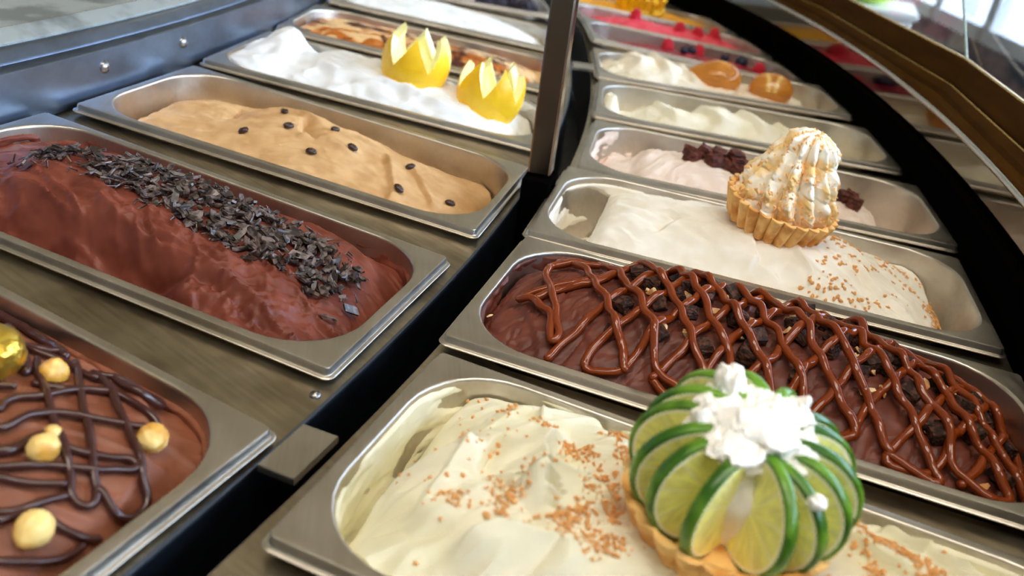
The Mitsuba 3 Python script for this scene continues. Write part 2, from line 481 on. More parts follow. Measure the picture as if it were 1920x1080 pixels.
def h_L2(U, V):
    z = mound(U, V, ((-175, -14), (-150, -6), (-120, 2), (-80, 12), (-30, 14), (30, 12), (80, 9), (110, 4), (138, -7), (155, -16), (172, -30)), -9, -22, vr=0.012, p=2.6)
    # scooped flank along the near wall
    w = sm(-0.15, -0.11, U) * (1 - sm(0.045, 0.075, U))
    z -= 0.024 * w * sm(-0.038, -0.060, V)
    z += fold(U, V, ((-120, -20), (-60, -38), (0, -45), (50, -52), (70, -66)), 4, 25, 4)
    z += 0.0045 * strokes(U, V, -12, 80, 12, 1) + 0.0020 * strokes(U, V, -38, 40, 4.5, 2) * sm(0.0, -0.03, V)
    z += 0.0010 * strokes(U, V, 25, 9, 3, 5)
    front = sm(0.010, -0.030, V)
    z += (0.0016 + 0.0040 * front) * ridged(U, V, -14, 70, 16, 15) + 0.0026 * front * ridged(U, V, -42, 34, 7, 16) * sm(-0.06, 0.03, U)
    z += 0.0012 * ridged(U, V, 20, 14, 5, 17) * (0.3 + 0.7 * front)
    z -= 0.0035 * ridged(U, V, -5, 60, 14, 18, 2) * front
    z += fold(U, V, ((-30, -20), (-20, -32), (10, -45)), 3, 8, 1.5) + fold(U, V, ((60, -62), (75, -45), (105, -35)), 4, 14, 2)
    for i in range(6):
        z += fold(U, V, ((66 + 9 * i, -70), (70 + 10 * i, -55), (84 + 10 * i, -40)), 2.2, 5, 1.6)
    z += fold(U, V, ((60, 60), (100, 52), (120, 50), (150, 40)), 5, 8, 3)
    return z


def h_L3(U, V):
    z = mound(U, V, ((-175, -70), (-166, -46), (-158, -26), (-148, -18), (-117, -9), (-89, -6), (-31, 5), (16, 4), (59, -4), (101, -13), (128, -19), (150, -28), (165, -50)), -14, -30, vr=0.008, p=2.3)
    z += 0.004 * strokes(U, V, 15, 50, 14, 11) + 0.001 * strokes(U, V, -50, 14, 4, 3)
    z += fold(U, V, ((-92, 30), (-84, 5), (-78, -12)), -6, 5, 5) + fold(U, V, ((-70, 25), (-30, 30), (0, 18)), 5, 18, 3)
    z += fold(U, V, ((-22, 28), (-16, 8), (-5, -10), (12, -16)), -7, 6, 3) + fold(U, V, ((-10, -20), (15, -12), (50, -18)), 4, 14, 2)
    z += fold(U, V, ((58, 22), (74, -5), (92, -38), (96, -60)), 5, 14, 2.0) + fold(U, V, ((82, 18), (112, -12), (130, -34)), 4, 12, 1.8)
    z += blob(U, V, -140, 5, 22, 30, 4) + 0.0016 * ridged(U, V, 10, 40, 12, 19) + 0.0007 * ridged(U, V, -60, 12, 4, 20)
    return z


def h_L4(U, V):
    z = mound(U, V, ((-175, -30), (-165, -4), (-154, 8), (-120, 16), (-100, 6), (-54, 13), (-29, 14), (20, 11), (65, 8), (110, -2), (145, -14), (158, -28), (172, -60)), -8, -26, vr=0.008, p=2.6)
    z += blob(U, V, -128, 12, 22, 24, 10, p=4) + 0.011 * strokes(U, V, 10, 46, 20, 21, 2) + 0.006 * rough(U, V, 16, 3, 2) + 0.003 * ridged(U, V, -20, 40, 16, 22)
    z += fold(U, V, ((-120, -20), (-70, -30), (-50, -40), (0, -34), (60, -44), (110, -50)), 6, 16, 4)
    return z


def h_L5(U, V):
    z = mound(U, V, ((-175, -20), (-152, -2), (-81, 5), (-8, 4), (65, 4), (130, -6), (158, -18), (172, -34)), -8, -18, p=2.0)
    return z + 0.005 * strokes(U, V, 12, 30, 16, 31, 2) + 0.003 * rough(U, V, 11, 4, 2)


def h_L6(U, V):
    z = mound(U, V, ((-175, -10), (-140, 4), (-50, 12), (30, 10), (80, 4), (130, -12), (165, -34)), -8, -20, p=2.0)
    return z + 0.006 * strokes(U, V, 15, 60, 18, 41) + 0.003 * rough(U, V, 10, 6)


def h_L7(U, V):
    return mound(U, V, ((-175, -25), (0, -10), (172, -25)), -20, -25) + 0.006 * strokes(U, V, 15, 50, 18, 51)


def h_R1(U, V):
    z = mound(U, V, ((-175, -62), (-165, -40), (-153, -16), (-140, -2), (-124, 7), (-100, 12), (-60, 15), (0, 15), (60, 13), (140, 6), (172, -20)), -6, -12, vr=0.0, p=3.0)
    z += 0.007 * strokes(U, V, 50, 60, 22, 61, 2) + 0.0008 * strokes(U, V, 40, 18, 4, 62) + 0.0030 * ridged(U, V, 58, 70, 18, 63, 2) - 0.0028 * ridged(U, V, 40, 60, 20, 64, 2, 4.0)
    # spatula folds: (polyline, height, slow side, steep side)
    z += fold(U, V, ((-60, 14), (-72, 6), (-84, -10), (-92, 12), (-88, 40)), 10.8, 16, 2.2)
    z += fold(U, V, ((-46, -6), (-66, -2), (-82, -10), (-94, -22)), 9.3, 18, 2.5)
    z += fold(U, V, ((-117, 4), (-134, -8), (-150, -22), (-156, -44)), 9.3, 20, 3)
    z += fold(U, V, ((-100, 50), (-118, 40), (-132, 20), (-140, -4)), 6.2, 16, 3)
    z += fold(U, V, ((-112, 12), (-114, -4), (-112, -18)), -6.2, 6, 1.6)
    z += fold(U, V, ((-124, 4), (-126, -24), (-130, -50)), 5.42, 9, 1.8)
    z += fold(U, V, ((-50, -34), (-74, -41), (-92, -44), (-110, -60)), 7.75, 16, 2)
    z += fold(U, V, ((-70, 72), (-92, 62), (-104, 48), (-100, 30)), 7.75, 12, 2)
    z -= fold(U, V, ((-150, -10), (-140, 14), (-134, 34)), 14, 6, 6)
    z -= 0.010 * sm(-0.088, -0.080, U) * (1 - sm(-0.062, -0.030, U)) * np.exp(-((V - 0.008) / 0.016) ** 2)
    z += fold(U, V, ((60, 70), (90, 40), (120, 20)), 7.75, 14, 3) + fold(U, V, ((40, 40), (70, 20), (110, -10)), 7.75, 18, 3)
    return z


def h_R2(U, V):
    z = mound(U, V, ((-175, -24), (-160, -6), (-140, 6), (-114, 15), (-48, 24), (21, 24), (72, 19), (110, 10), (140, -2), (158, -16), (172, -38)), -15, -26, vr=0.010, p=2.2)
    z += 0.004 * strokes(U, V, 10, 50, 16, 71) + 0.0016 * strokes(U, V, 60, 16, 3.5, 72) + 0.0010 * rough(U, V, 5, 8) - 0.0022 * ridged(U, V, 75, 26, 10, 73, 3, 5.0) + 0.0012 * ridged(U, V, 20, 30, 9, 74)
    for a, b in ((-150, -130), (-120, -95), (-80, -60), (-30, -20)):
        z += fold(U, V, ((a, -20), (b, -50), (b + 8, -70)), 2.2, 7, 1.2)
    return z


def h_R3(U, V):
    z = mound(U, V, ((-175, -70), (-150, -62), (-141, -50), (-133, -16), (-120, 3), (-100, 8), (-60, 11), (0, 14), (48, 12), (97, -2), (138, -17), (152, -26), (164, -46), (172, -64)), -7, -16, vr=0.006, p=2.8)
    z += 0.006 * strokes(U, V, -25, 60, 20, 81, 2) + 0.0010 * rough(U, V, 6, 3) + 0.0022 * ridged(U, V, -50, 60, 20, 82, 2)
    z += fold(U, V, ((-85, -48), (-75, -22), (-68, -6), (-80, 12)), -4, 14, 2) + fold(U, V, ((-10, -70), (-2, -48), (-8, -26), (-2, -6)), 4, 20, 2)
    z += fold(U, V, ((8, -6), (25, -26), (40, -50), (44, -72)), 3, 18, 2) + fold(U, V, ((66, 12), (84, -20), (100, -40), (128, -58)), 5, 18, 3)
    return z


def h_R4(U, V):
    z = mound(U, V, ((-175, -60), (-160, -40), (-150, -26), (-132, -20), (-113, -2), (-81, 4), (-50, 4), (-33, 0), (67, -8), (100, -11), (125, -22), (140, -40), (172, -62)), -26, -34, vr=-0.004, p=2.0)
    return z + 0.007 * strokes(U, V, 15, 40, 16, 91, 2) + 0.002 * ridged(U, V, 50, 30, 12, 92) + fold(U, V, ((-118, 30), (-128, 0), (-120, -30)), 5, 14, 3) + 0.002 * rough(U, V, 8, 4)


def h_R5(U, V):
    z = mound(U, V, ((-175, -30), (-150, -30), (-138, -28), (-111, -8), (-70, -4), (-14, 4), (20, 2), (64, -8), (122, -20), (150, -36), (172, -60)), -26, -34, p=2.0)
    z += blob(U, V, -160, 4, 12, 26, 34, p=4) + 0.016 * strokes(U, V, 60, 36, 22, 101, 2)
    for a in (-95, -40, 10, 60, 105):
        z += fold(U, V, ((a - 12, 40), (a, 5), (a + 22, -40)), 8, 22, 5)
    return z


def h_R6(U, V):
    z = mound(U, V, ((-175, -26), (-158, -4), (-114, 14), (-82, 12), (-31, 2), (53, -8), (120, -16), (172, -40)), -12, -24, p=2.0)
    z += 0.014 * strokes(U, V, 70, 30, 20, 111, 2)
    for a in (-130, -90, -50):
        z += fold(U, V, ((a - 10, 40), (a, 5), (a + 20, -40)), 7, 16, 4)
    return z


def h_R7(U, V):
    return mound(U, V, ((-175, -40), (-120, -18), (0, -6), (80, -6), (172, -30)), -22, -26) + 0.012 * strokes(U, V, 30, 40, 18, 121) + 0.003 * rough(U, V, 8, 2)


def h_R8(U, V):
    return mound(U, V, ((-175, -34), (-130, -10), (-60, 4), (0, 2), (80, 2), (172, -26)), -16, -20) + 0.014 * strokes(U, V, 40, 30, 18, 131) + 0.003 * rough(U, V, 8, 2)


def h_R9(U, V):
    return mound(U, V, ((-175, -22), (-120, -4), (0, 4), (100, -2), (172, -20)), -10, -14) + 0.008 * strokes(U, V, 30, 40, 18, 141)


HF = {k: globals()['h_' + k] for k in PANS}


def hz(k, u, v):
    """height (m) of the gelato in pan k at u, v (m)."""
    return HF[k](np.asarray(u, float), np.asarray(v, float))


def gelato_mesh(k, step):
    nu, nv = int(2 * HL / step), int(2 * HW / step)
    # the ends of the rounded footprint get closer columns
    s = np.linspace(-1, 1, nu)
    u = (HL - 0.001) * (0.8 * s + 0.2 * np.sin(s * np.pi / 2))
    u = np.sign(u) * np.minimum(np.abs(u), HL - 0.001)
    over = np.maximum(np.abs(u) - (HL - RC), 0)
    vm = (HW - RC) + np.sqrt(np.maximum(RC ** 2 - over ** 2, 0)) - 0.001
    t = np.linspace(-1, 1, nv)
    U = np.repeat(u[:, None], nv, 1)
    V = vm[:, None] * t[None]
    Z = np.maximum(HF[k](U, V), -0.098)
    top = np.stack([U, V, Z], -1)

    def shrink(P):     # the walls of the pan lean in
        q = np.clip(-P[..., 2], 0, 1)
        P[..., 0] *= 1 - (0.0012 + 0.06 * q) / HL
        P[..., 1] *= 1 - (0.0012 + 0.06 * q) / HW
        return P
    rim = np.concatenate([top[0], top[1:, -1], top[-1, -2::-1], top[-2:0:-1, 0]])
    low = rim.copy()
    low[:, 2] = -0.1
    m = grid_mesh(shrink(top.copy()))
    R = np.stack([shrink(rim.copy()), shrink(low)])
    R = np.concatenate([R, R[:, :1]], 1)
    side = grid_mesh(R)
    c = shrink(low.copy())
    n = len(c)
    bottom = trimesh.Trimesh(np.vstack([c, [[0, 0, -0.1]]]), [[i, n, (i + 1) % n] for i in range(n)], process=False)
    return m, cat(side, bottom)
# ------------------------------------------------------------------ the curved counter that carries the pans
TH0, TH1 = -0.80, 0.34
counter = thing('gelato_counter', 'curved stainless steel gelato counter with brown front frame holding the two rows of pans', 'display counter')


def row_z(row, r, th):
    if row == 'L':
        return -0.0100 + TILT_L * (r - RL)
    return ZR - 0.0130 + np.interp(th, [0.02, 0.085], [TILT_R, -0.0955]) * (r - RR)


def plate(row, r0, r1):
    """A sheet with an opening for each pan."""
    out = []
    edges = np.linspace(TH0, TH1, 58)
    holes = []
    for k in PANS:
        if k[0] == row:
            q = rring(HL + 0.003, HW + 0.003, 0.04)
            M = pose(k)
            holes.append(Polygon((M[:3, :3] @ np.column_stack([q, 0 * q[:, 0]]).T).T[:, :2] + M[:2, 3]))
    holes = shapely.union_all(holes)
    for a, b in zip(edges[:-1], edges[1:]):
        t = np.linspace(a, b, 4)
        ring = np.vstack([polar(r0, t, 0)[:, :2], polar(r1, t[::-1], 0)[:, :2]])
        g = Polygon(ring).difference(holes)
        for piece in getattr(g, 'geoms', [g]):
            if piece.is_empty or piece.area < 1e-7:
                continue
            m = trimesh.creation.extrude_polygon(piece, 0.0015, engine='earcut')
            v = np.array(m.vertices)
            r, th = np.hypot(v[:, 0] - CEN[0], v[:, 1] - CEN[1]), np.arctan2(v[:, 1] - CEN[1], v[:, 0] - CEN[0])
            v[:, 2] += row_z(row, r, th) - 0.0015
            out.append(trimesh.Trimesh(v, m.faces, process=False))
    return cat(*out)


def sheet(profile_of_th, n=120, th0=TH0, th1=TH1):
    th = np.linspace(th0, th1, n)
    P = np.stack([polar(np.array([r for r, _ in profile_of_th(t)]), t, np.array([z for _, z in profile_of_th(t)])) for t in th], 1)
    return grid_mesh(P)


part(counter, 'pan_plate', mikit.ply(plate('L', 2.190, 2.5725), 'plate_steel'))
part(counter, 'pan_plate', mikit.ply(plate('R', 2.6015, 2.966), 'plate_steel'))
# rolled edges of the two plates, going down into the gap
zl = float(row_z('L', 2.5725, 0))
part(counter, 'edge_flange', mikit.ply(sweep([(2.571, zl - 0.004), (2.571, zl - 0.0002), (2.5725, zl), (2.5742, zl - 0.0006), (2.5752, zl - 0.0026), (2.5754, zl - 0.11), (2.571, zl - 0.11)], TH0, TH1, 150, True), 'sky_tint_steel', smooth=40), 'bright rolled edge of the left plate')
part(counter, 'edge_flange', mikit.ply(sheet(lambda t: [(2.6005, row_z('R', 2.6005, t) - 0.1), (2.6005, row_z('R', 2.6005, t) - 0.002), (2.601, row_z('R', 2.601, t) - 0.0004), (2.602, row_z('R', 2.602, t)), (2.603, row_z('R', 2.603, t) - 0.002)]), 'dark_steel', smooth=40))
part(counter, 'gap_floor', mikit.ply(sweep([(2.57, -0.15), (2.61, -0.15), (2.61, -0.135), (2.57, -0.135)], TH0, TH1, 90, True), 'trough_black'))
part(counter, 'well', mikit.ply(sweep([(2.19, -0.20), (2.97, -0.20), (2.97, -0.18), (2.19, -0.18)], TH0, TH1, 90, True), 'trough_black'))


def crossbar(th, dth, r0, r1, z0, z1):
    a = [polar(r, t, z) for t in (th - dth, th + dth) for r, z in ((r0, z0), (r1, z1))]
    d = np.array([0, 0, 0.004])
    import manifold3d as mf
    ins = 0.0007
    pts = np.array(a)
    c = pts.mean(0)
    top = c + (pts - c) * 0.985
    return trimesh.Trimesh(*to_tri(mf.Manifold.hull_points(np.vstack([top, pts - [0, 0, ins], pts - d]))), process=False)


part(counter, 'crossbar', mikit.ply(crossbar(-0.3400, 0.0070, 2.579, 2.5995, -0.0200, -0.0195), 'pan_steel'), 'flat steel bar bridging the dark gap beside the cream pan')
part(counter, 'crossbar', mikit.ply(crossbar(0.006, 0.006, 2.574, 2.604, -0.016, -0.016), 'pan_steel'), 'flat steel bar bridging the far end of the gap')

# back ledge on the server's side
JT = -0.187
for a, b, r in ((TH0, JT, 2.2055), (JT + 0.0004, TH1, 2.2035)):
    part(counter, 'upstand_sheet', mikit.ply(sweep([(r - 0.0012, 0.008), (r, 0.008), (r, 0.0485), (r - 0.0006, 0.0495), (r - 0.0015, 0.0500), (2.186, 0.0492), (2.186, 0.048), (r - 0.0012, 0.048)], a, b, 90, True), 'sky_tint_steel', smooth=30))
part(counter, 'cove', mikit.ply(sweep([(2.190, 0.044), (2.1885, 0.0492), (2.1865, 0.0515), (2.184, 0.0550), (2.1815, 0.0582), (2.1795, 0.0602), (2.178, 0.0610), (2.176, 0.0610), (2.176, 0.044)], TH0, TH1, 120, True), 'sky_tint_steel', smooth=50))
part(counter, 'ledge_strip', mikit.ply(sweep([(2.176, 0.05), (2.1792, 0.0622), (2.1785, 0.0632), (2.1660, 0.0702), (2.1645, 0.0704), (2.1640, 0.0690), (2.1640, 0.05)], TH0, TH1, 120, True), 'satin_plate', smooth=35))
part(counter, 'dirt_line', mikit.ply(sweep([(2.1642, 0.0688), (2.1642, 0.0694), (2.1615, 0.0696), (2.1615, 0.0688)], TH0, TH1, 120, True), 'brown_edge_dirt'), 'thin brown dirt line along the ledge')
part(counter, 'work_top', mikit.ply(sweep([(1.70, 0.05), (2.162, 0.05), (2.162, 0.0692), (1.70, 0.088)], TH0, TH1, 120, True), 'satin_plate', smooth=20))
bolt = trimesh.creation.revolve(np.array([[0, 0.0040], [0.0016, 0.0040], [0.0020, 0.0034], [0.0040, 0.0027], [0.0052, 0.0014], [0.0056, 0.0], [0, 0]])[::-1], sections=24)
slot = trimesh.creation.cylinder(0.0013, 0.0012, sections=6)
slot.apply_translation((0, 0, 0.0041))
for th in (-0.640, -0.570, -0.427, -0.357, -0.213, -0.159, 0.01, 0.08):
    r = 2.2055 if th < JT else 2.2035
    M = np.eye(4)
    e = np.array([math.cos(th), math.sin(th), 0])
    M[:3, 2], M[:3, 0], M[:3, 1], M[:3, 3] = e, [-e[1], e[0], 0], [0, 0, 1], polar(r - 0.0002, th, 0.0345)
    sheet_key = f'{counter}__upstand_sheet' + ('' if th < JT else '_001')
    part(sheet_key, 'bolt', mikit.ply(cat(bolt, slot), 'dark_bolt', smooth=40), to=M)

pb = polar(2.566, -0.3215, float(row_z('L', 2.566, 0)))
M = np.diag([0.6, 0.6, 0.6, 1.0])
M[:3, 3] = pb
part(f'{counter}__pan_plate', 'bolt', mikit.ply(cat(bolt, slot), 'dark_bolt', smooth=40), to=M)

# front: black rail, polished strip, chrome line, brown frame, glass
part(counter, 'black_rail', mikit.ply(sweep([(2.9645, -0.12), (2.9780, -0.12), (2.9780, 0.0080), (2.9655, 0.0080), (2.9647, 0.0072)], TH0, TH1, 150, True), 'rubber_black', smooth=20))
part(counter, 'polished_strip', mikit.ply(sweep([(2.9745, 0.0075), (2.9745, 0.0425), (2.9765, 0.0425), (2.9765, 0.0075)][::-1], TH0, TH1, 150, True), 'front_mirror', smooth=20), 'polished dark strip that mirrors the pans')
part(counter, 'chrome_line', mikit.ply(sweep([(2.9755 + 0.0032 * math.cos(a), 0.0440 + 0.0032 * math.sin(a)) for a in np.linspace(0, 2 * np.pi, 12, endpoint=False)], TH0, TH1, 150, True), 'polished_steel', smooth=60))
FACETS = [-0.80, -0.570, -0.400, -0.230, -0.060, 0.109, 0.280, 0.34]


def facet_sweep(profile, t0, t1):
    k = 1 / math.cos((t1 - t0) / 2)
    return sweep([(r * k + 0.001, z) for r, z in profile], t0, t1, 2, True)


for a, b in zip(FACETS[:-1], FACETS[1:]):
    fr = part(counter, 'frame_panel', mikit.ply(facet_sweep([(2.9735, 0.0415), (2.9800, 0.0475), (2.9860, 0.0500), (2.9870, 0.0560), (2.9905, 0.0610), (2.9935, 0.0622), (2.9965, 0.0622), (2.9970, 0.0575), (3.0000, 0.0570), (3.0000, 0.0920), (3.0005, 0.0930), (3.0040, 0.0930), (3.0060, 0.088), (3.0060, 0.03), (3.0060, -0.06), (2.9735, -0.06)][::-1], a, b), 'brown_frame'))
    part(fr, 'edge_line', mikit.ply(facet_sweep([(2.9930, 0.0615), (2.9950, 0.0628), (2.9966, 0.0622), (2.9950, 0.0610)][::-1], a, b), 'brown_edge'))
    part(fr, 'top_edge', mikit.ply(facet_sweep([(2.9998, 0.0922), (3.0010, 0.0936), (3.0036, 0.0936), (3.0040, 0.0922)][::-1], a, b), 'brown_edge'))
    h, lean = 0.42, 0.42
    kk = 3.003 / math.cos((b - a) / 2)
    q = np.array([polar(kk, a, 0.0930), polar(kk, b, 0.0930), polar(kk - lean * h, b, 0.0930 + h), polar(kk - lean * h, a, 0.0930 + h)])
    gp = part(counter, 'glass_pane', mikit.ply((q, np.array([[0, 1, 2, 3]])), 'pane_glass'))
    part(gp, 'seam', mikit.ply(tube(np.linspace(q[1] + [0, 0, 0.001], q[2], 4), 0.0016, 6), 'glass_edge'))
    # body below
    part(counter, 'body_panel', mikit.ply(facet_sweep([(3.000, FLOOR), (3.000, -0.05), (3.016, -0.05), (3.016, FLOOR)][::-1], a, b), 'dark_steel'))
part(counter, 'back_panel', mikit.ply(sweep([(1.72, FLOOR), (1.74, FLOOR), (1.74, 0.06), (1.72, 0.06)], TH0, TH1, 60, True), 'plate_steel', smooth=20))

# support post standing in the gap
post = thing('support_post', 'square dark steel post standing in the gap between the two pan rows', 'post')
pt = polar(2.5880, -0.187, 0)
M = np.eye(4)
e = np.array([math.cos(-0.19), math.sin(-0.19), 0])
M[:3, 0], M[:3, 1], M[:3, 3] = e, [-e[1], e[0], 0], pt
sh = bevel_box(0.0200, 0.0170, 0.80, 0.0016)
sh.apply_translation((0, 0, 0.398))
part(post, 'shaft', mikit.ply(sh, 'post_steel'), to=M)
bs = bevel_box(0.0245, 0.036, 0.12, 0.001)
bs.apply_translation((0, 0, -0.064))
part(post, 'foot_bracket', mikit.ply(bs, 'rubber_black'), 'black bracket at the foot of the post', to=M)

# ------------------------------------------------------------------ gelato in the pans
GEL = {
'L1': ('choc_milk', 'milk chocolate gelato with dark chocolate lattice and hazelnuts, lower left', 0.0016),
'L2': ('choc_brown', 'reddish brown chocolate gelato mound strewn with dark chocolate shavings', 0.0012),
'L3': ('coffee_tan', 'tan coffee gelato dotted with a few coffee beans', 0.0015),
'L4': ('white_cream', 'snow white gelato carrying the two carved lemons', 0.002),
'L5': ('caramel_swirl', 'amber and brown caramel swirl gelato behind the carved lemons', 0.002),
'L6': ('white_speck', 'smooth white gelato mound in the pan behind the caramel swirl', 0.003),
'L7': ('mauve_cream', 'pale mauve gelato under the blackberries, far end of left row', 0.004),
'R1': ('lime_cream', 'pale yellow cream gelato with biscuit crumbs around the lime tart', 0.0011),
'R2': ('choc_dark', 'chocolate gelato under the glossy caramel lattice and brownie chunks', 0.0013),
'R3': ('vanilla_white', 'off-white gelato scattered with crumbs under the meringue tart', 0.0014),
'R4': ('pink_cream', 'pinkish cream gelato topped with brownie cubes', 0.002),
'R5': ('ivory_cream', 'plain ivory gelato in soft waves, no topping', 0.002),
'R6': ('beige_cream', 'cream gelato beside the glazed brown buns', 0.0025),
'R7': ('berry_dark', 'dark berry sorbet with blueberries', 0.003),
'R8': ('raspberry_red', 'bright raspberry red sorbet with raspberries', 0.003),
'R9': ('mango_yellow', 'orange yellow mango sorbet under the cut mango', 0.003)}
for k, (m, lab, step) in GEL.items():
    a, b = gelato_mesh(k, step)
    key = thing('gelato', lab, 'ice cream')
    scene[key] = mikit.ply(cat(a, b), m, smooth=60, to_world=T(pose(k)))
# ------------------------------------------------------------------ toppings
def rotz(a):
    c, s = math.cos(a), math.sin(a)
    M = np.eye(4)
    M[:2, :2] = [[c, -s], [s, c]]
    return M


def euler(ax, ay, az):
    cx, sx, cy, sy = math.cos(ax), math.sin(ax), math.cos(ay), math.sin(ay)
    M = np.eye(4)
    M[:3, :3] = np.array([[1, 0, 0], [0, cx, -sx], [0, sx, cx]]) @ np.array([[cy, 0, sy], [0, 1, 0], [-sy, 0, cy]])
    return rotz(az) @ M


def scl(x, y, z):
    return np.diag([x, y, z, 1.0])


def on(k, u, v, off=0.0, yaw=0.0, follow=1.0):
    """World matrix of a frame that sits on the gelato of pan k at u, v (mm), off metres over it, leaning with the surface."""
    u, v = u / 1000, v / 1000
    e = 0.0025
    z = float(hz(k, u, v))
    gx = float(hz(k, u + e, v) - hz(k, u - e, v)) / (2 * e) * follow
    gy = float(hz(k, u, v + e) - hz(k, u, v - e)) / (2 * e) * follow
    n = np.array([-gx, -gy, 1.0])
    n /= np.linalg.norm(n)
    x = np.array([1, 0, gx])
    x /= np.linalg.norm(x)
    M = np.eye(4)
    M[:3, 0], M[:3, 1], M[:3, 2], M[:3, 3] = x, np.cross(n, x), n, np.array([u, v, z]) + n * off
    return pose(k) @ M @ rotz(yaw)


def upright(k, u, v, off=0.0, yaw=0.0, lean=(0, 0)):
    M = pose(k)
    p = M @ np.array([u / 1000, v / 1000, float(hz(k, u / 1000, v / 1000)) + off, 1])
    A = np.eye(4)
    A[:3, 3] = p[:3]
    return A @ euler(lean[0], lean[1], yaw)


def lump(sub, noise_amp, freq, seed, scale=(1, 1, 1)):
    m = trimesh.creation.icosphere(subdivisions=sub, radius=1.0)
    v = np.array(m.vertices)
    v *= (1 + noise_amp * (fbm(v * freq + seed * 7.3, 3, seed) - 0.5) * 2)[:, None]
    return trimesh.Trimesh(v * scale, m.faces, process=False)


def hull(pts):
    import manifold3d as mf
    return trimesh.Trimesh(*to_tri(mf.Manifold.hull_points(np.asarray(pts, float))), process=False)


# materials of the toppings
mat('shaving_dark', mikit.proc(lambda p, n, uv: mikit.mix(col(38, 28, 26), col(106, 90, 85), mikit.smoothstep(0.40, 0.72, mikit.fbm(p.x * 260, p.y * 260, p.z * 260, 3)))), 0.34, 0.5)
mat('shaving_edge', col(112, 84, 68), 0.5)
mat('bean_dark', col(52, 30, 22), 0.32, 0.5)
mat('nut_roasted', mikit.proc(lambda p, n, uv: mikit.mix(col(206, 150, 62), col(238, 204, 128), mikit.smoothstep(0.3, 0.65, mikit.fbm(p.x * 120, p.y * 120, p.z * 120, 3)))), 0.34, 0.5)
mat('nut_pale', mikit.proc(lambda p, n, uv: mikit.mix(col(188, 130, 80), col(236, 206, 160), mikit.smoothstep(0.35, 0.6, mikit.fbm(p.x * 150, p.y * 150, p.z * 150, 3)))), 0.45, 0.4)
mat('brownie_dark', mikit.proc(lambda p, n, uv: mikit.mix(col(38, 20, 15), col(84, 52, 40), mikit.smoothstep(0.4, 0.7, mikit.fbm(p.x * 420, p.y * 420, p.z * 420, 3)))), 0.7, 0.3)
mat('brownie_red', mikit.proc(lambda p, n, uv: mikit.mix(col(58, 26, 20), col(106, 54, 42), mikit.smoothstep(0.35, 0.7, mikit.fbm(p.x * 300, p.y * 300, p.z * 300, 3)))), 0.6, 0.3)
mat('dark_sauce', col(58, 28, 26), 0.22, 0.6)
mat('caramel_sauce', col(120, 48, 9), 0.09, 0.4, clearcoat=0.5, clearcoat_gloss=0.95)
mat('gold_foil', col(226, 186, 74), 0.22, metallic=0.9)
mat('biscuit_crumb', mikit.proc(lambda p, n, uv: mikit.mix(col(204, 138, 74), col(232, 180, 116), mikit.fbm(p.x * 200, p.y * 200, p.z * 200, 2))), 0.7, 0.3)
mat('golden_flake', mikit.proc(lambda p, n, uv: mikit.mix(col(238, 178, 104), col(252, 220, 164), mikit.fbm(p.x * 200, p.y * 200, p.z * 200, 2))), 0.6, 0.3)
mat('crust', mikit.proc(lambda p, n, uv: mikit.mix(col(206, 138, 64), col(240, 194, 124), mikit.smoothstep(0.3, 0.7, mikit.fbm(p.x * 90, p.y * 90, p.z * 90, 4)))), 0.6, 0.3)
mat('whipped', col(248, 246, 240), 0.45, 0.3)
mat('meringue_cream', mikit.proc(lambda p, n, uv: mikit.mix(col(252, 248, 236), col(240, 206, 140), mikit.smoothstep(0.42, 0.68, mikit.fbm(p.x * 70, p.y * 70, p.z * 70, 3)))), 0.35, 0.4)
mat('lime_rind', mikit.proc(lambda p, n, uv: mikit.mix(col(44, 92, 16), col(104, 150, 36), mikit.smoothstep(0.3, 0.75, mikit.fbm(p.x * 70, p.y * 70, p.z * 70, 3)))), 0.28, 0.5)
mat('lime_flesh', {'type': 'mesh_attribute', 'name': 'vertex_color'}, 0.22, 0.5)
mat('lemon_rind', mikit.proc(lambda p, n, uv: mikit.mix(col(232, 178, 14), col(248, 208, 44), mikit.fbm(p.x * 40, p.y * 40, p.z * 40, 3))), 0.35, 0.5)
mat('lemon_flesh', col(250, 244, 178), 0.4, 0.4)
mat('bun_glaze', {'type': 'mesh_attribute', 'name': 'vertex_color'}, 0.16, 0.6, clearcoat=0.6)
mat('raspberry_skin', col(206, 26, 52), 0.35, 0.5)
mat('blackberry_skin', col(30, 18, 32), 0.3, 0.5)
mat('blueberry_skin', col(30, 34, 58), 0.45, 0.4)
mat('mango_flesh', mikit.proc(lambda p, n, uv: mikit.mix(col(240, 176, 6), col(252, 208, 30), mikit.fbm(p.x * 40, p.y * 40, p.z * 40, 3))), 0.35, 0.5)


# chocolate shavings along the ridge of the brown chocolate gelato
def shaving(i):
    r = np.random.default_rng(500 + i)
    if i % 3 == 0:      # long splinter
        q = np.array([(-1, -0.5), (-0.6, -0.9), (0.7, -0.8), (1, 0.1), (0.5, 0.8), (-0.8, 0.7)])
    elif i % 3 == 1:    # broken plate
        q = np.array([(-0.9, -0.8), (0.8, -0.9), (0.9, 0.6), (0.2, 0.95), (-0.85, 0.75)])
    else:
        q = np.array([(-1, -0.2), (-0.2, -0.9), (0.95, -0.5), (0.8, 0.7), (-0.4, 0.9)])
    q = q * r.uniform(0.8, 1.12, q.shape)
    m = hull(np.vstack([np.column_stack([q, np.full(len(q), 0.5)]), np.column_stack([q * 0.95, np.full(len(q), -0.5)])]))
    v = np.array(m.vertices)
    v[:, 2] += r.uniform(-0.5, 0.5) * v[:, 0] ** 2
    return trimesh.Trimesh(v, m.faces, process=False)


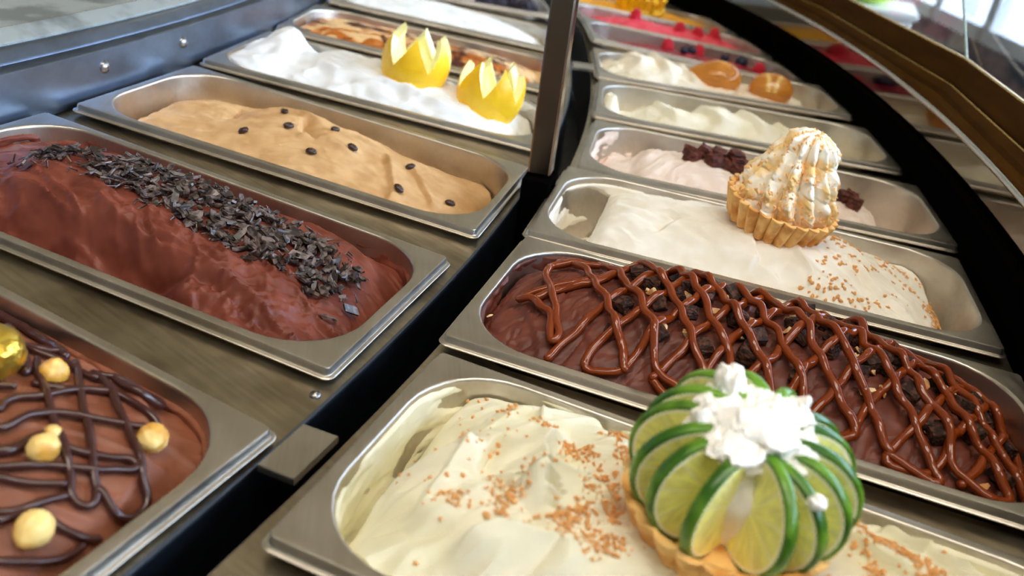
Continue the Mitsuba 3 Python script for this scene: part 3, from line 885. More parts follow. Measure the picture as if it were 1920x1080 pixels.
SHAV = [mikit.ply(shaving(i), 'shaving_dark') for i in range(12)]
sh_zone = Polygon([(-118, -4), (-93, 19), (-66, 24), (-48, 30), (-28, 34), (20, 36), (60, 34), (94, 34), (122, 33), (138, 26), (142, 0), (129, -20), (110, -18), (88, -21), (66, -24), (42, -23), (13, -17), (-17, -14), (-34, -12), (-60, -6), (-90, -14)])
sh_gap = Polygon([(-92, -14), (-84, 6), (-64, 9), (-44, -2), (-40, -14)])
r = np.random.default_rng(11)
spots = []
while len(spots) < 520:
    u, v = r.uniform(-120, 146), r.uniform(-30, 42)
    pt_ = shapely.Point(u, v)
    dens = 1.0 if u > -55 else 0.42
    if not sh_zone.contains(pt_) or (sh_gap.contains(pt_) and r.uniform() > 0.12) or r.uniform() > dens:
        if not (sh_zone.buffer(9).contains(pt_) and r.uniform() < 0.05):
            continue
    spots.append((u, v))
big = [(-62, 14, 15, 4.0, -0.55), (-46, 24, 9, 4, 0.8), (-98, 6, 10, 3, -0.9), (-30, 12, 9, 4, 0.2), (112, 24, 8, 4.5, 0.4), (60, 24, 9, 3.6, 0.1), (120, -14, 7, 5, 1.2), (146, -30, 6, 4, 0.4), (150, -12, 7, 4, 0.9)]
items = [(u, v, a, b, y, 0.0035) for u, v, a, b, y in big] + [(u, v, r.uniform(2.6, 7.0), r.uniform(1.5, 3.1), r.uniform(0, 6.3), r.uniform(0.0008, 0.0060)) for u, v in spots]
items.sort(key=lambda t: -t[2] * t[3])
stuff = []
for i, (u, v, a, b, yaw, off) in enumerate(items):
    Mx = on('L2', u, v, off, yaw, 0.8) @ euler(r.normal(0, 0.42), r.normal(0, 0.32), 0) @ scl(a / 1000, b / 1000, r.uniform(0.0009, 0.0017))
    if i < 300:
        lab = 'dark chocolate shaving strewn on the brown chocolate gelato mound'
        if i == 0:
            one('chocolate_shaving', SHAV[i % 12], 'largest long dark chocolate shaving on the brown chocolate gelato', 'chocolate shaving', to=Mx)
        else:
            one('chocolate_shaving', SHAV[i % 12], lab, 'chocolate shaving', 'chocolate shavings on the brown gelato', to=Mx)
    else:
        m = shaving(i % 12)
        m.apply_transform(Mx)
        stuff.append(m)
for _ in range(500):      # splinters
    u, v = r.uniform(-118, 150), r.uniform(-34, 40)
    if not sh_zone.buffer(6).contains(shapely.Point(u, v)):
        continue
    m = box((-0.5, -0.5, -0.5), (0.5, 0.5, 0.5))
    m.apply_transform(on('L2', u, v, r.uniform(0.0005, 0.004), r.uniform(0, 6.3), 0.8) @ euler(r.normal(0, 0.3), r.normal(0, 0.5), 0) @ scl(r.uniform(0.002, 0.007), 0.0008, 0.0006))
    stuff.append(m)
one('chocolate_flakes', mikit.ply(cat(*stuff), 'shaving_dark'), 'fine dark chocolate splinters between the shavings', 'chocolate flakes', kind='stuff')


# coffee beans
def bean():
    m = trimesh.creation.icosphere(subdivisions=3, radius=1.0)
    v = np.array(m.vertices) * [1.0, 0.72, 0.55]
    g = np.exp(-(v[:, 1] / 0.10) ** 2) * (v[:, 2] > 0) * (np.abs(v[:, 0]) < 0.93)
    v[:, 2] -= 0.16 * g
    v[:, 2] = np.where(v[:, 2] < 0, v[:, 2] * 0.8, v[:, 2])
    return trimesh.Trimesh(v * 0.0048, m.faces, process=False)


bean_ply = mikit.ply(bean(), 'bean_dark', smooth=60)
BEANS = [(-48, -37, 'coffee bean lying in the dimple at the left of the tan gelato'), (-21, -12, 'coffee bean near the middle of the tan gelato ridge, second from left'),
         (-40, 15, 'coffee bean peeking over the back of the tan gelato'), (15, -38, 'coffee bean nearest the front rim of the coffee pan'), (11, 13, 'coffee bean on the ridge top of the tan gelato'),
         (39, -11, 'coffee bean right of the ridge fold in the tan gelato'), (87, 10, 'coffee bean on the back slope at the right of the tan gelato'),
         (95, -38, 'coffee bean low on the front slope at the right of the tan gelato'), (133, -10, 'rightmost coffee bean, at the low end of the tan gelato')]
for i, (u, v, lab) in enumerate(BEANS):
    one('coffee_bean', bean_ply, lab, 'coffee bean', 'coffee beans on the tan gelato', to=on('L3', u, v, 0.0020, [0.3, 0.9, 2.4, 0.2, 1.2, 0.1, 0.7, 2.9, 0.4][i]))


# hazelnuts and gold foil sweet on the milk chocolate gelato
def hazelnut(seed=0, cut=False):
    m = trimesh.creation.icosphere(subdivisions=3, radius=1.0)
    v = np.array(m.vertices)
    t = v[:, 2]
    rr = 1 - 0.18 * np.clip(t, 0, 1) ** 2
    v[:, :2] *= rr[:, None]
    v[:, 2] += 0.10 * np.clip(t - 0.8, 0, 1) * 4
    ang = np.arctan2(v[:, 1], v[:, 0])
    v *= (1 + 0.02 * np.cos(9 * ang) + 0.04 * (fbm(v * 2 + seed, 2, seed) - 0.5))[:, None]
    if cut:
        v[:, 2] = np.maximum(v[:, 2], -0.15)
    return trimesh.Trimesh(v, m.faces, process=False)


NUTS = [(139, 41, 7.0, (1.2, 0.3, 0.4), False, 'round roasted hazelnut at the right edge of the lattice, by the far pan wall'), (120, 3, 6.4, (0.4, 0.8, 1.0), False, 'hazelnut half hidden under a drizzle strand, left of the lattice loop'),
        (144, -23, 7.4, (1.4, 0.6, -0.3), False, 'golden hazelnut with a dark split, nearest the bottom of the photo'), (80, 40, 6.8, (0.2, 0.1, 0.3), True, 'flat halved hazelnut under the crossing strands'),
        (114, 12, 4.2, (0.4, 0.2, 0.8), True, 'small hazelnut chip above the loop of drizzle')]
for i, (u, v, rad, e, cut, lab) in enumerate(NUTS):
    one('hazelnut', mikit.ply(hazelnut(i, cut), 'nut_roasted', smooth=60), lab, 'hazelnut', 'hazelnuts on the milk chocolate gelato', to=on('L1', u, v, rad * (0.0007 if not cut else 0.0004), 0) @ euler(*e) @ scl(rad / 1000, rad / 1000, rad / 1000 * 1.08))
foil = lump(3, 0.10, 2.2, 5)
one('foil_sweet', mikit.ply(foil, 'gold_foil'), 'gold foil wrapped sweet cut off by the left edge of the photo', 'sweet', to=on('L1', 66, 21, 0.0125) @ scl(0.0135, 0.0135, 0.013))

DRIZ = [((25, 59), (47, 48), (72, 33)),
    ((66, 43), (80, 34), (96, 25), (109, 17), (116, 14), (127, 8), (135, 3), (143, -3), (148, -3), (150, 0), (148, 4), (139, 11), (128, 20), (117, 27), (100, 39), (85, 50), (74, 58)),
    ((88, 56), (99, 54), (112, 47), (126, 40), (136, 35), (147, 29), (154, 24), (160, 20), (161, 11), (159, 6), (152, 6), (147, 6)),
    ((-6, 74), (12, 72), (31, 70), (65, 59)), ((40, 52), (59, 50), (69, 53), (83, 53), (92, 54)),
    ((98, 60), (106, 58), (119, 60), (122, 66), (112, 68), (99, 62), (88, 56)),
    ((81, 30), (88, 34), (94, 40), (103, 49), (109, 52), (121, 53), (132, 52), (138, 49)),
    ((88, 8), (86, 17), (92, 25), (95, 35), (99, 43), (105, 50)), ((98, -1), (100, 5), (101, 14), (106, 22), (114, 29), (124, 36), (133, 44)),
    ((108, -9), (112, -4), (112, 5), (115, 11)),
    ((118, 9), (125, 11), (132, 16), (139, 22), (144, 27), (148, 26), (146, 21), (141, 13), (131, 4), (123, -5), (115, -14)),
    ((120, -18), (129, -11), (138, -3)), ((131, -26), (135, -20), (138, -12), (141, -4)),
    ((134, -29), (136, -23), (140, -16), (145, -15), (150, -14), (156, -11), (160, -6)), ((146, -39), (153, -31), (158, -23), (159, -13)),
    ((20, 40), (60, 20), (100, -10), (130, -40)), ((-20, 30), (30, 0), (80, -30), (110, -55)), ((-60, 40), (-20, 10), (40, -30), (70, -60)), ((-90, -20), (-30, 30), (10, 55)), ((-60, -50), (0, 0), (40, 40), (60, 60)), ((-10, -60), (40, -10), (80, 20))]


def drape(k, pts, lift, rad, wave=0.0, seed=0, step=1.4, extra=None):
    q = spline(np.array([(a, b, 0.0) for a, b in pts]), step)
    if wave:
        t = np.gradient(q, axis=0)[:, :2]
        t /= np.linalg.norm(t, axis=1, keepdims=True) + 1e-9
        s = np.arange(len(q)) * step
        w = wave * (np.sin(s / 3.1 + seed * 1.3) * 0.6 + np.sin(s / 5.3 + seed * 2.1) * 0.7)
        q[:, 0] -= t[:, 1] * w
        q[:, 1] += t[:, 0] * w
    q[:, 0] = np.clip(q[:, 0], -164, 164)
    q[:, 1] = np.clip(q[:, 1], -72, 72)
    u, v = q[:, 0] / 1000, q[:, 1] / 1000
    z = hz(k, u, v) + rad * 0.7 + lift
    if extra is not None:
        z = z + extra(u, v)
    ker = np.ones(7) / 7
    z = np.convolve(np.pad(z, 3, mode='edge'), ker, 'valid')
    P = np.column_stack([u, v, z, np.ones(len(u))])
    W = (pose(k) @ P.T).T[:, :3]
    rr = rad * (1 + 0.22 * (noise(np.column_stack([np.arange(len(u)) * 0.16, np.full(len(u), seed), np.zeros(len(u))]), 3) - 0.5))
    return tube(W, rr, 9)


lat = thing('chocolate_drizzle', 'dark chocolate sauce drizzled in a lattice over the milk chocolate gelato', 'drizzle')
for i, p in enumerate(DRIZ):
    part(lat, 'strand', mikit.ply(drape('L1', p, 0.0006 + 0.0007 * (i % 3), 0.00185 if i not in (0, 3, 9) else 0.0026, 0.25, i), 'dark_sauce', smooth=60))

# caramel lattice with brownie chunks and nuts
r = np.random.default_rng(23)
CHUNK = []
while len(CHUNK) < 50:
    u = r.uniform(-98, 150)
    v = r.normal(4, 22) - 6
    if abs(v) > 50 or any(math.hypot(u - a, v - b) < 10.5 for a, b, _ in CHUNK):
        continue
    CHUNK.append((u, v, r.uniform(4.4, 6.4)))
CHUNK += [(88, -18, 6.6), (44, 4, 7.0), (26, 38, 7.5), (60, 42, 6.5)]


def bump_chunks(u, v):
    z = np.zeros_like(u)
    for a, b, s in CHUNK:
        d2 = (u * 1000 - a) ** 2 + (v * 1000 - b) ** 2
        z = np.maximum(z, 0.0013 * s * np.exp(-d2 / (2 * (s * 1.1) ** 2)))
    return z


def chunk(i, rd=0.28):
    """A torn cube of cake: a rounded cube with a rough skin."""
    m = trimesh.creation.box((2, 2, 2))
    for _ in range(3):
        m = m.subdivide()
    v = np.array(m.vertices)
    q = np.abs(v).max(1, keepdims=True)
    v = v / np.linalg.norm(v, axis=1, keepdims=True) * rd + v * (1 - rd)
    v *= 0.92 + 0.26 * fbm(v * 1.3 + i * 3.1, 2, i)[:, None] - 0.10 * noise(v * 4 + i, i)[:, None]
    return trimesh.Trimesh(v, m.faces, process=False)


CH = [mikit.ply(chunk(i), 'brownie_dark') for i in range(6)]
for i, (u, v, s) in enumerate(CHUNK):
    e = euler(r.uniform(-0.5, 0.5), r.uniform(-0.5, 0.5), r.uniform(0, 3.1)) @ scl(s / 1000, s / 1000 * r.uniform(0.75, 1.0), s / 1000 * r.uniform(0.55, 0.9))
    one('brownie_chunk', CH[i % 6], 'dark brownie chunk under the glossy caramel lattice', 'brownie', 'brownie chunks under the caramel lattice', to=on('R2', u, v, 0.62 * s / 1000, 0) @ e)


def nut_piece(i):
    rr = np.random.default_rng(900 + i)
    p = rr.normal(0, 1, (14, 3))
    p /= np.linalg.norm(p, axis=1, keepdims=True)
    p[:, 2] = np.maximum(p[:, 2], -0.35)
    return hull(p * [1.0, 0.68, 0.55])


NP = [mikit.ply(nut_piece(i), 'nut_pale', smooth=25) for i in range(6)]
n = 0
while n < 62:
    u, v = r.uniform(-92, 156), r.normal(4, 24)
    if abs(v) > 58:
        continue
    s = r.uniform(3.0, 5.4)
    one('nut_piece', NP[n % 6], 'pale chopped nut piece scattered under the caramel lattice', 'nut', 'chopped nuts under the caramel lattice', to=on('R2', u, v, 0.0022, r.uniform(0, 6.3)) @ euler(r.normal(0, 0.5), r.normal(0, 0.5), 0) @ scl(s / 1000, s / 1000, s / 1000))
    n += 1
for (u, v, s, lab) in ((-162, -36, 2.4, 'tiny nut flake at the bare left end of the caramel lattice pan'), (132, -58, 5.0, 'large pale nut half at the right end of the caramel lattice, by the front rim'), (28, 36, 5.4, 'big almond shaped nut at the back of the caramel lattice')):
    one('nut_piece', NP[1], lab, 'nut', to=on('R2', u, v, 0.0025, 0.7) @ scl(s / 1000, s / 1000, s / 1000))

car = thing('caramel_drizzle', 'glossy brown caramel sauce criss-crossed in a lattice over the chocolate gelato', 'drizzle')


def zigzag(u0, u1, n, slope, v0, v1, seed):
    """strands that run to and fro across the pan, joined by hairpins."""
    rr = np.random.default_rng(seed)
    us = np.linspace(u0, u1, n) + rr.uniform(-3, 3, n)
    runs, cur = [], []
    for i, u in enumerate(us):
        lo, hi = v0 + rr.uniform(-3, 5), v1 + rr.uniform(-5, 4)
        pts = [(u + slope * t + rr.uniform(-1, 1), t) for t in np.linspace(lo, hi, 6)]
        if i % 2:
            pts = pts[::-1]
        cur += pts
        if i % 4 == 3:
            runs.append(cur)
            cur = cur[-1:]
    if len(cur) > 1:
        runs.append(cur)
    return runs


A1 = [(-112, 34), (-128, 33), (-139, 27), (-143, 20), (-134, -8), (-122, -36), (-115, -52), (-117, -57), (-122, -46), (-130, -34), (-142, -26), (-149, -23)]
for i, p in enumerate([A1] + zigzag(-106, 150, 13, -0.62, -64, 50, 3)):
    part(car, 'strand', mikit.ply(drape('R2', p, 0.0032, 0.0026, 1.0, i, 1.3, bump_chunks), 'caramel_sauce', smooth=60))
for i, p in enumerate([[(-146, -16), (-134, -8), (-120, -2), (-104, 8), (-92, 26), (-84, 42)], [(-138, -22), (-122, -8), (-108, 0), (-94, 18), (-84, 36)]] + zigzag(-84, 156, 12, 0.52, -66, 48, 5)):
    part(car, 'strand', mikit.ply(drape('R2', p, 0.0008, 0.0026, 0.5, i + 40, 1.3, bump_chunks), 'caramel_sauce', smooth=60))
# fluted tart shells
def tart_shell(rb, rt, h, nf=26, amp=0.0026, wall=0.0045, deep=0.010):
    prof = [(0.0, 0.0, 0), (rb * 0.6, 0.0, 0), (rb - 0.001, 0.0, 0.4), (rb, 0.0008, 1)]
    for t in (0.25, 0.5, 0.75, 0.92):
        prof.append((rb + (rt - rb) * t, h * t, 1))
    prof += [(rt, h * 0.985, 1), (rt - 0.0008, h, 0.8), (rt - wall * 0.6, h + 0.0002, 0.4), (rt - wall, h - 0.0012, 0.2), (rt - wall - 0.002, h - deep, 0), (0.0, h - deep, 0)]
    th = np.linspace(0, 2 * np.pi, nf * 10 + 1)
    fl = np.abs(np.cos(nf * th / 2)) ** 0.7 * 2 - 1.2
    P = np.stack([np.stack([(r + f * amp * fl) * np.cos(th), (r + f * amp * fl) * np.sin(th), z + 0 * th], -1) for r, z, f in prof])
    P += (fbm(P * 160, 3, 4)[..., None] - 0.5) * 0.0012
    return grid_mesh(P, flip=True)


def crumb_mesh(mats, size, seed, flat=1.0):
    """many crumbs as one mesh: mats is a list of world matrices."""
    base = trimesh.creation.icosphere(subdivisions=0, radius=1.0)
    rr = np.random.default_rng(seed)
    V, F, n = [], [], 0
    for M in mats:
        s = rr.uniform(*size)
        v = base.vertices * rr.uniform(0.6, 1.25, (len(base.vertices), 1)) * np.array([rr.uniform(0.8, 1.5), 1, flat]) * s
        V.append((M[:3, :3] @ v.T).T + M[:3, 3])
        F.append(base.faces + n)
        n += len(v)
    return trimesh.Trimesh(np.vstack(V), np.vstack(F), process=False)


def piped(h, env, lobes, twist, depth, tiers, seed, lean=(0, 0)):
    t = np.linspace(0, 1, 90)
    th = np.linspace(0, 2 * np.pi, 181)
    Tt, Th = np.meshgrid(t, th, indexing='ij')
    R = np.interp(Tt, *zip(*env))
    ph = Th * lobes + twist * Tt * 2 * np.pi
    step = np.abs(((Tt * tiers + Th / (2 * np.pi)) % 1) - 0.5) * 2          # a rope wound upward
    R = R * (1 + depth * (np.abs(np.cos(ph / 2)) - 0.6)) * (0.92 + 0.12 * np.sqrt(np.clip(1 - (step * 1.02) ** 2, 0, 1)))
    n3 = np.stack([R * np.cos(Th) * 60, R * np.sin(Th) * 60, Tt * h * 60], -1)
    R = R * (1 + 0.26 * (fbm(n3 * 2.4, 3, seed) - 0.5))
    R[-1] = 0
    z = Tt * h
    P = np.stack([R * np.cos(Th) + lean[0] * Tt ** 1.5, R * np.sin(Th) + lean[1] * Tt ** 1.5, z], -1)
    return grid_mesh(P, flip=True)


tart = thing('meringue_tart', 'small fluted tart topped with a tall piped cream swirl dusted with golden crumbs', 'tart')
MT = upright('R3', 8, 10, -0.001, 0.3, (0.14, 0.10))
part(tart, 'crust', mikit.ply(tart_shell(0.037, 0.0450, 0.0235), 'crust', smooth=50), 'golden fluted pastry crust', to=MT)
swm = piped(0.068, [(0, 0.0345), (0.12, 0.0350), (0.35, 0.0315), (0.55, 0.026), (0.75, 0.0205), (0.9, 0.017), (0.97, 0.010), (1, 0.0)], 13, 1.3, 0.46, 3.2, 3, (0.004, 0.004))
swm.apply_translation((0, 0, 0.0155))
sk = part(tart, 'cream_swirl', mikit.ply(swm, 'meringue_cream', smooth=60), 'piped ivory cream', to=MT)
rr = np.random.default_rng(31)
pts, fi = trimesh.sample.sample_surface(swm, 1700, seed=3)
sel = (fbm(pts * 70, 2, 9) > 0.46)
cm = []
for p in pts[sel]:
    A = np.eye(4)
    A[:3, 3] = p
    cm.append(MT @ A @ euler(*rr.uniform(0, 3, 3)))
part(sk, 'crumbs', mikit.ply(crumb_mesh(cm, (0.0007, 0.0021), 5, 0.35), 'golden_flake'), 'golden crumbs clinging to the cream', kind='stuff')

# crumbs on the off-white gelato around the tart
cm = []
for _ in range(900):
    u, v = rr.uniform(10, 160), rr.uniform(-70, 50)
    d = fbm(np.array([u / 16, v / 16, 3.3]), 2, 4)
    if d < 0.52 + 0.16 * (u < 30) or (abs(u - 8) < 40 and v > -30 and u < 48):
        continue
    cm.append(on('R3', u, v, 0.0005, rr.uniform(0, 6)))
for _ in range(160):
    cm.append(on('R3', rr.normal(152, 7), rr.normal(-20, 22), 0.0005, rr.uniform(0, 6)))
one('biscuit_crumbs', mikit.ply(crumb_mesh(cm, (0.0007, 0.0019), 6, 0.45), 'biscuit_crumb'), 'golden crumbs scattered on the off-white gelato right of the meringue tart', 'crumbs', kind='stuff')

# lime tart
lt = thing('lime_tart', 'tart crowned with upright lime slices and whipped cream on pale cream gelato', 'tart')
LT = upright('R1', -6, 11, 0.0005, 0.0, (0.03, 0.02))
part(lt, 'crust', mikit.ply(tart_shell(0.038, 0.047, 0.020, 24, 0.0013), 'crust', smooth=50), 'golden fluted pastry crust', to=LT @ np.block([[np.eye(3), np.array([[0], [0], [-0.010]])], [np.zeros((1, 3)), np.ones((1, 1))]]))
core = lump(4, 0.20, 1.8, 8, (0.024, 0.024, 0.030))
core.apply_translation((0, 0, 0.017))
part(lt, 'cream_filling', mikit.ply(core, 'whipped', smooth=60), 'white cream between the slices', to=LT)


def lime_slice(Rr, t, seed):
    na, rad = 120, np.array([0.0, 0.06, 0.10, 0.25, 0.45, 0.62, 0.78, 0.86, 0.895, 0.93])
    th = np.linspace(0, 2 * np.pi, na + 1)
    rr = np.random.default_rng(seed)
    off = rr.uniform(0, 1)
    V, C, F = [], [], []
    for side in (1, -1):
        P = np.stack([np.stack([r * Rr * np.cos(th), r * Rr * np.sin(th), np.full_like(th, side * t / 2 - side * 0.0003 * math.sin(min(r, 0.86) / 0.86 * math.pi))], -1) for r in rad])
        seg = np.abs(((th / (2 * np.pi) * 10 + off) % 1) - 0.5) * 2     # 1 at the membranes
        c = np.zeros(P.shape)
        flesh, memb, pith = np.array(col(236, 236, 142)), np.array(col(246, 246, 200)), np.array(col(246, 248, 222))
        for i, r in enumerate(rad):
            m = np.clip((seg - (0.93 - 0.10 * (1 - r))) / 0.06, 0, 1)
            n = 0.80 + 0.4 * noise(np.stack([th * 14, th * 0 + r * 5, th * 0 + seed], -1), 2)
            cc = flesh * n[:, None] * (1 - m[:, None]) + memb * m[:, None]
            k = 1.0 if (r > 0.88 or r < 0.08) else 0.0
            c[i] = cc * (1 - k) + pith * k
        g = grid_mesh(P, flip=side < 0)
        F.append(g.faces + sum(len(x) for x in V))
        V.append(g.vertices)
        C.append(c.reshape(-1, 3))
    V, F, C = np.vstack(V), np.vstack(F), np.vstack(C)
    prof = [(0.925, -t / 2), (0.975, -t / 2), (1.0, -t / 2 + 0.0006), (1.012, 0), (1.0, t / 2 - 0.0006), (0.975, t / 2), (0.925, t / 2)]
    th2 = np.linspace(0, 2 * np.pi, 73)
    P = np.stack([np.stack([r * Rr * np.cos(th2), r * Rr * np.sin(th2), z + 0 * th2], -1) for r, z in prof])
    rind = grid_mesh(P, flip=True)
    return (V, F, C), rind


LS = [lime_slice(0.0258, 0.0052, i) for i in range(3)]
LSP = [(mikit.ply((v, f), 'lime_flesh', smooth=True, color=c), mikit.ply(rd, 'lime_rind', smooth=50)) for (v, f, c), rd in LS]
# azimuth (degrees, 0 = towards the camera, clockwise seen from above is positive to the right), radius mm, height mm, scale
SLICES = [(-98, 22, 27, 1.0, -8), (-72, 23, 26, 1.0, -14), (-48, 23, 25, 1.0, -18), (-24, 23, 24, 1.0, -20), (6, 23, 24, 1.0, 13), (24, 23, 23, 1.0, 12), (43, 24, 25, 1.0, 14), (62, 24, 27, 1.0, 14), (84, 22, 28, 1.0, 8), (106, 21, 30, 0.95, 0), (-118, 20, 31, 0.97, 10), (-150, 20, 36, 0.9, 20), (172, 20, 38, 0.8, 30), (140, 19, 35, 0.85, 0)]
for i, (az, rad, hh, sc, tw) in enumerate(SLICES):
    a = math.radians(az)
    d = np.array([math.sin(a), -math.cos(a), 0.0])
    up = np.array([0, 0, 1.0])
    b = math.radians(az + tw)
    e = np.array([math.sin(b), -math.cos(b), 0.0])
    A = np.eye(4)
    A[:3, 0], A[:3, 1], A[:3, 2], A[:3, 3] = e, up, np.cross(e, up), d * rad / 1000 + up * hh / 1000
    A = LT @ A @ euler(0, 0.10 * math.sin(i * 2.1), 0.5 * i) @ scl(sc, sc, 1)
    key = part(lt, 'lime_slice', LSP[i % 3][0], 'lime slice with pale green flesh', to=A)
    part(key, 'rind', LSP[i % 3][1], 'green rind', to=A)
dol = lump(5, 0.50, 1.9, 12, (0.0255, 0.0225, 0.0125))
v = np.array(dol.vertices)
v += (fbm(v * 330, 3, 3)[:, None] - 0.5) * 0.0055
dol = trimesh.Trimesh(v, dol.faces, process=False)
dol.apply_translation((-0.001, 0.000, 0.0465))
part(lt, 'cream_dollop', mikit.ply(dol, 'whipped', smooth=60), 'white whipped cream on top', to=LT)
for i, (sz, c) in enumerate([((0.007, 0.007, 0.012), (-0.010, 0.015, 0.055)), ((0.006, 0.006, 0.009), (0.019, 0.010, 0.051)), ((0.007, 0.006, 0.008), (-0.022, -0.002, 0.047)), ((0.0035, 0.003, 0.003), (0.018, -0.036, 0.044))]):
    m = lump(4, 0.5, 1.6, 20 + i, sz)
    m.apply_translation(c)
    part(lt, 'cream_peak', mikit.ply(m, 'whipped', smooth=60), to=LT)

CL = [(-97, 27, 4), (-116, 35, 2), (-111, 4, 2), (-122, -1, 2), (-87, -11, 3), (-101, -21, 5), (-92, -24, 6), (-112, -35, 4), (-121, -36, 2), (-94, -34, 5), (-87, -36, 4), (-63, -21, 7), (-70, -27, 6), (-59, -9, 5), (-63, 46, 6), (-58, 34, 7), (-72, 24, 7), (-82, 23, 5), (-61, 15, 7), (-53, 2, 8), (-54, -32, 7), (-67, -29, 6), (-52, -12, 8), (-48, 40, 7), (-45, -30, 8),
      (58, 30, 8), (66, 38, 7), (74, 30, 8), (84, 28, 7), (60, 14, 8), (78, 14, 7), (92, 20, 5), (104, 12, 5), (50, 40, 6), (70, 0, 6)]
cm = []
for u, v, n in CL:
    for _ in range(n * 5):
        a, b = u + rr.normal(0, 3.4), v + rr.normal(0, 3.4)
        if abs(a) < 165 and abs(b) < 73:
            cm.append(on('R1', a, b, 0.0004 + 0.0008 * rr.random(), rr.uniform(0, 6)))
for _ in range(140):
    a, b = rr.uniform(-150, 120), rr.uniform(-66, 66)
    cm.append(on('R1', a, b, 0.0002, 0))
one('biscuit_crumbs', mikit.ply(crumb_mesh(cm, (0.0004, 0.0013), 8, 0.8), 'biscuit_crumb'), 'brown biscuit crumbs in clusters on the pale cream gelato around the lime tart', 'crumbs', kind='stuff')


# carved lemon halves
def lemon_half(nt, seed):
    th = np.linspace(0, 2 * np.pi, nt * 24 + 1)
    saw = np.abs(((th * nt / (2 * np.pi)) % 1) - 0.5) * 2          # 1 at the tips
    rr = np.random.default_rng(seed)
    tip = np.interp(th, np.linspace(0, 2 * np.pi, nt + 1), np.append(rr.uniform(0.050, 0.060, nt), 0.055))
    top = 0.024 + (tip - 0.024) * saw
    prof = lambda z: 0.037 * np.sqrt(np.clip(1 - ((z - 0.026) / 0.046) ** 2, 0.02, 1))
    S = np.linspace(0, 1, 22)
    outer = np.stack([np.stack([prof(top * s) * np.cos(th), prof(top * s) * np.sin(th), top * s], -1) for s in S])
    outer = np.concatenate([np.stack([0 * th, 0 * th, 0 * th], -1)[None], outer])
    inner = []
    for s in np.linspace(1, 0, 14):
        z = 0.018 + (top - 0.018) * s
        r = np.maximum(prof(z) - 0.0090 * min(1, (1 - s) * 9 + 0.05), 0.0)
        r = r * (0.30 + 0.70 * min(1, s * 2.5 + 0.0))
        inner.append(np.stack([r * np.cos(th), r * np.sin(th), z - 0.0002], -1))
    inner.append(np.stack([0 * th, 0 * th, 0 * th + 0.0175], -1))
    return grid_mesh(outer, flip=True), grid_mesh(np.stack([outer[-1]] + inner), flip=True)


for i, (u, v, yaw, nt, lab) in enumerate([(22, 2, 0.5, 6, 'left lemon half carved into a zigzag crown, on the snow white gelato'), (107, 9, 0.9, 6, 'right lemon half carved into a zigzag crown, nearest the steel post')]):
    k = thing('lemon_half', lab, 'lemon', 'carved lemons')
    o, inn = lemon_half(nt, 40 + i)
    M = upright('L4', u, v, -0.009, yaw, (0.10, 0.12))
    part(k, 'rind', mikit.ply(o, 'lemon_rind', smooth=50), 'yellow rind', to=M)
    part(k, 'flesh', mikit.ply(inn, 'lemon_flesh', smooth=40), 'pale yellow flesh and pith', to=M)

# brownie cubes on the pinkish gelato
CR = [mikit.ply(chunk(20 + i, 0.08), 'brownie_red') for i in range(4)]
CUBES = [(-72, 14, 0), (-67, 0, 0), (-70, -10, 0), (-58, 4, 0.004), (-48, -8, 0), (-45, 6, 0.003), (-36, 16, 0), (-33, -2, 0), (-28, 9, 0.007), (-20, -8, 0), (-17, 6, 0), (-24, 0, 0.004), (70, -4, 0), (88, 4, 0), (98, -4, 0), (94, 8, 0.003)]
for i, (u, v, o) in enumerate(CUBES):
    s = rr.uniform(0.0058, 0.0070)
    lab, grp = ('chocolate brownie cube in the left heap on the pinkish gelato', 'brownie cubes in the left heap') if u < 0 else ('chocolate brownie cube right of the meringue tart on the pinkish gelato', 'brownie cubes on the right of the pinkish gelato')
    one('brownie_cube', CR[i % 4], lab, 'brownie', grp, to=on('R4', u, v, 0.0042 + o, rr.uniform(0, 3), 0.6) @ euler(rr.normal(0, 0.2), rr.normal(0, 0.2), 0) @ scl(s, s, s * 0.9))


# glazed buns
def bun(seed, two):
    m = lump(4, 0.05, 1.2, seed)
    v = np.array(m.vertices)
    v *= [0.031, 0.026, 0.024]
    if two:
        q = np.exp(-(((v[:, 0] + 0.030) / 0.016) ** 2))
        v[:, 0] -= 0.016 * q
        v[:, 2] -= 0.006 * q
    n = v / np.linalg.norm(v, axis=1, keepdims=True)
    s = np.exp(-((v[:, 1] - 0.006 - 0.004 * np.sin(v[:, 0] * 180)) / 0.0035) ** 2) * (n[:, 2] > 0.2)
    if not two:
        s = (np.exp(-((np.abs(v[:, 0]) - 0.011 - 0.25 * v[:, 1]) / 0.0026) ** 2) + np.exp(-((v[:, 1] - 0.012) / 0.003) ** 2)) * (n[:, 2] > 0.1)
    s = np.clip(s, 0, 1)[:, None] * 0.85
    a = fbm(v * 60, 3, seed)[:, None]
    base = np.array(col(172, 98, 22)) * (1 - a) + np.array(col(224, 150, 58)) * a
    return trimesh.Trimesh(v, m.faces, process=False), base * (1 - s) + np.array(col(252, 222, 140)) * s


for i, (u, v, two, lab) in enumerate([(2, -6, True, 'larger glossy brown glazed bun with a second lobe, on cream gelato'), (78, -12, False, 'smaller glazed brown bun with pale streaks, nearer the black rail')]):
    m, c = bun(60 + i, two)
    one('glazed_bun', mikit.ply(m, 'bun_glaze', smooth=True, color=c), lab, 'pastry', 'glazed buns', to=upright('R6', u, v, 0.010, -0.2))


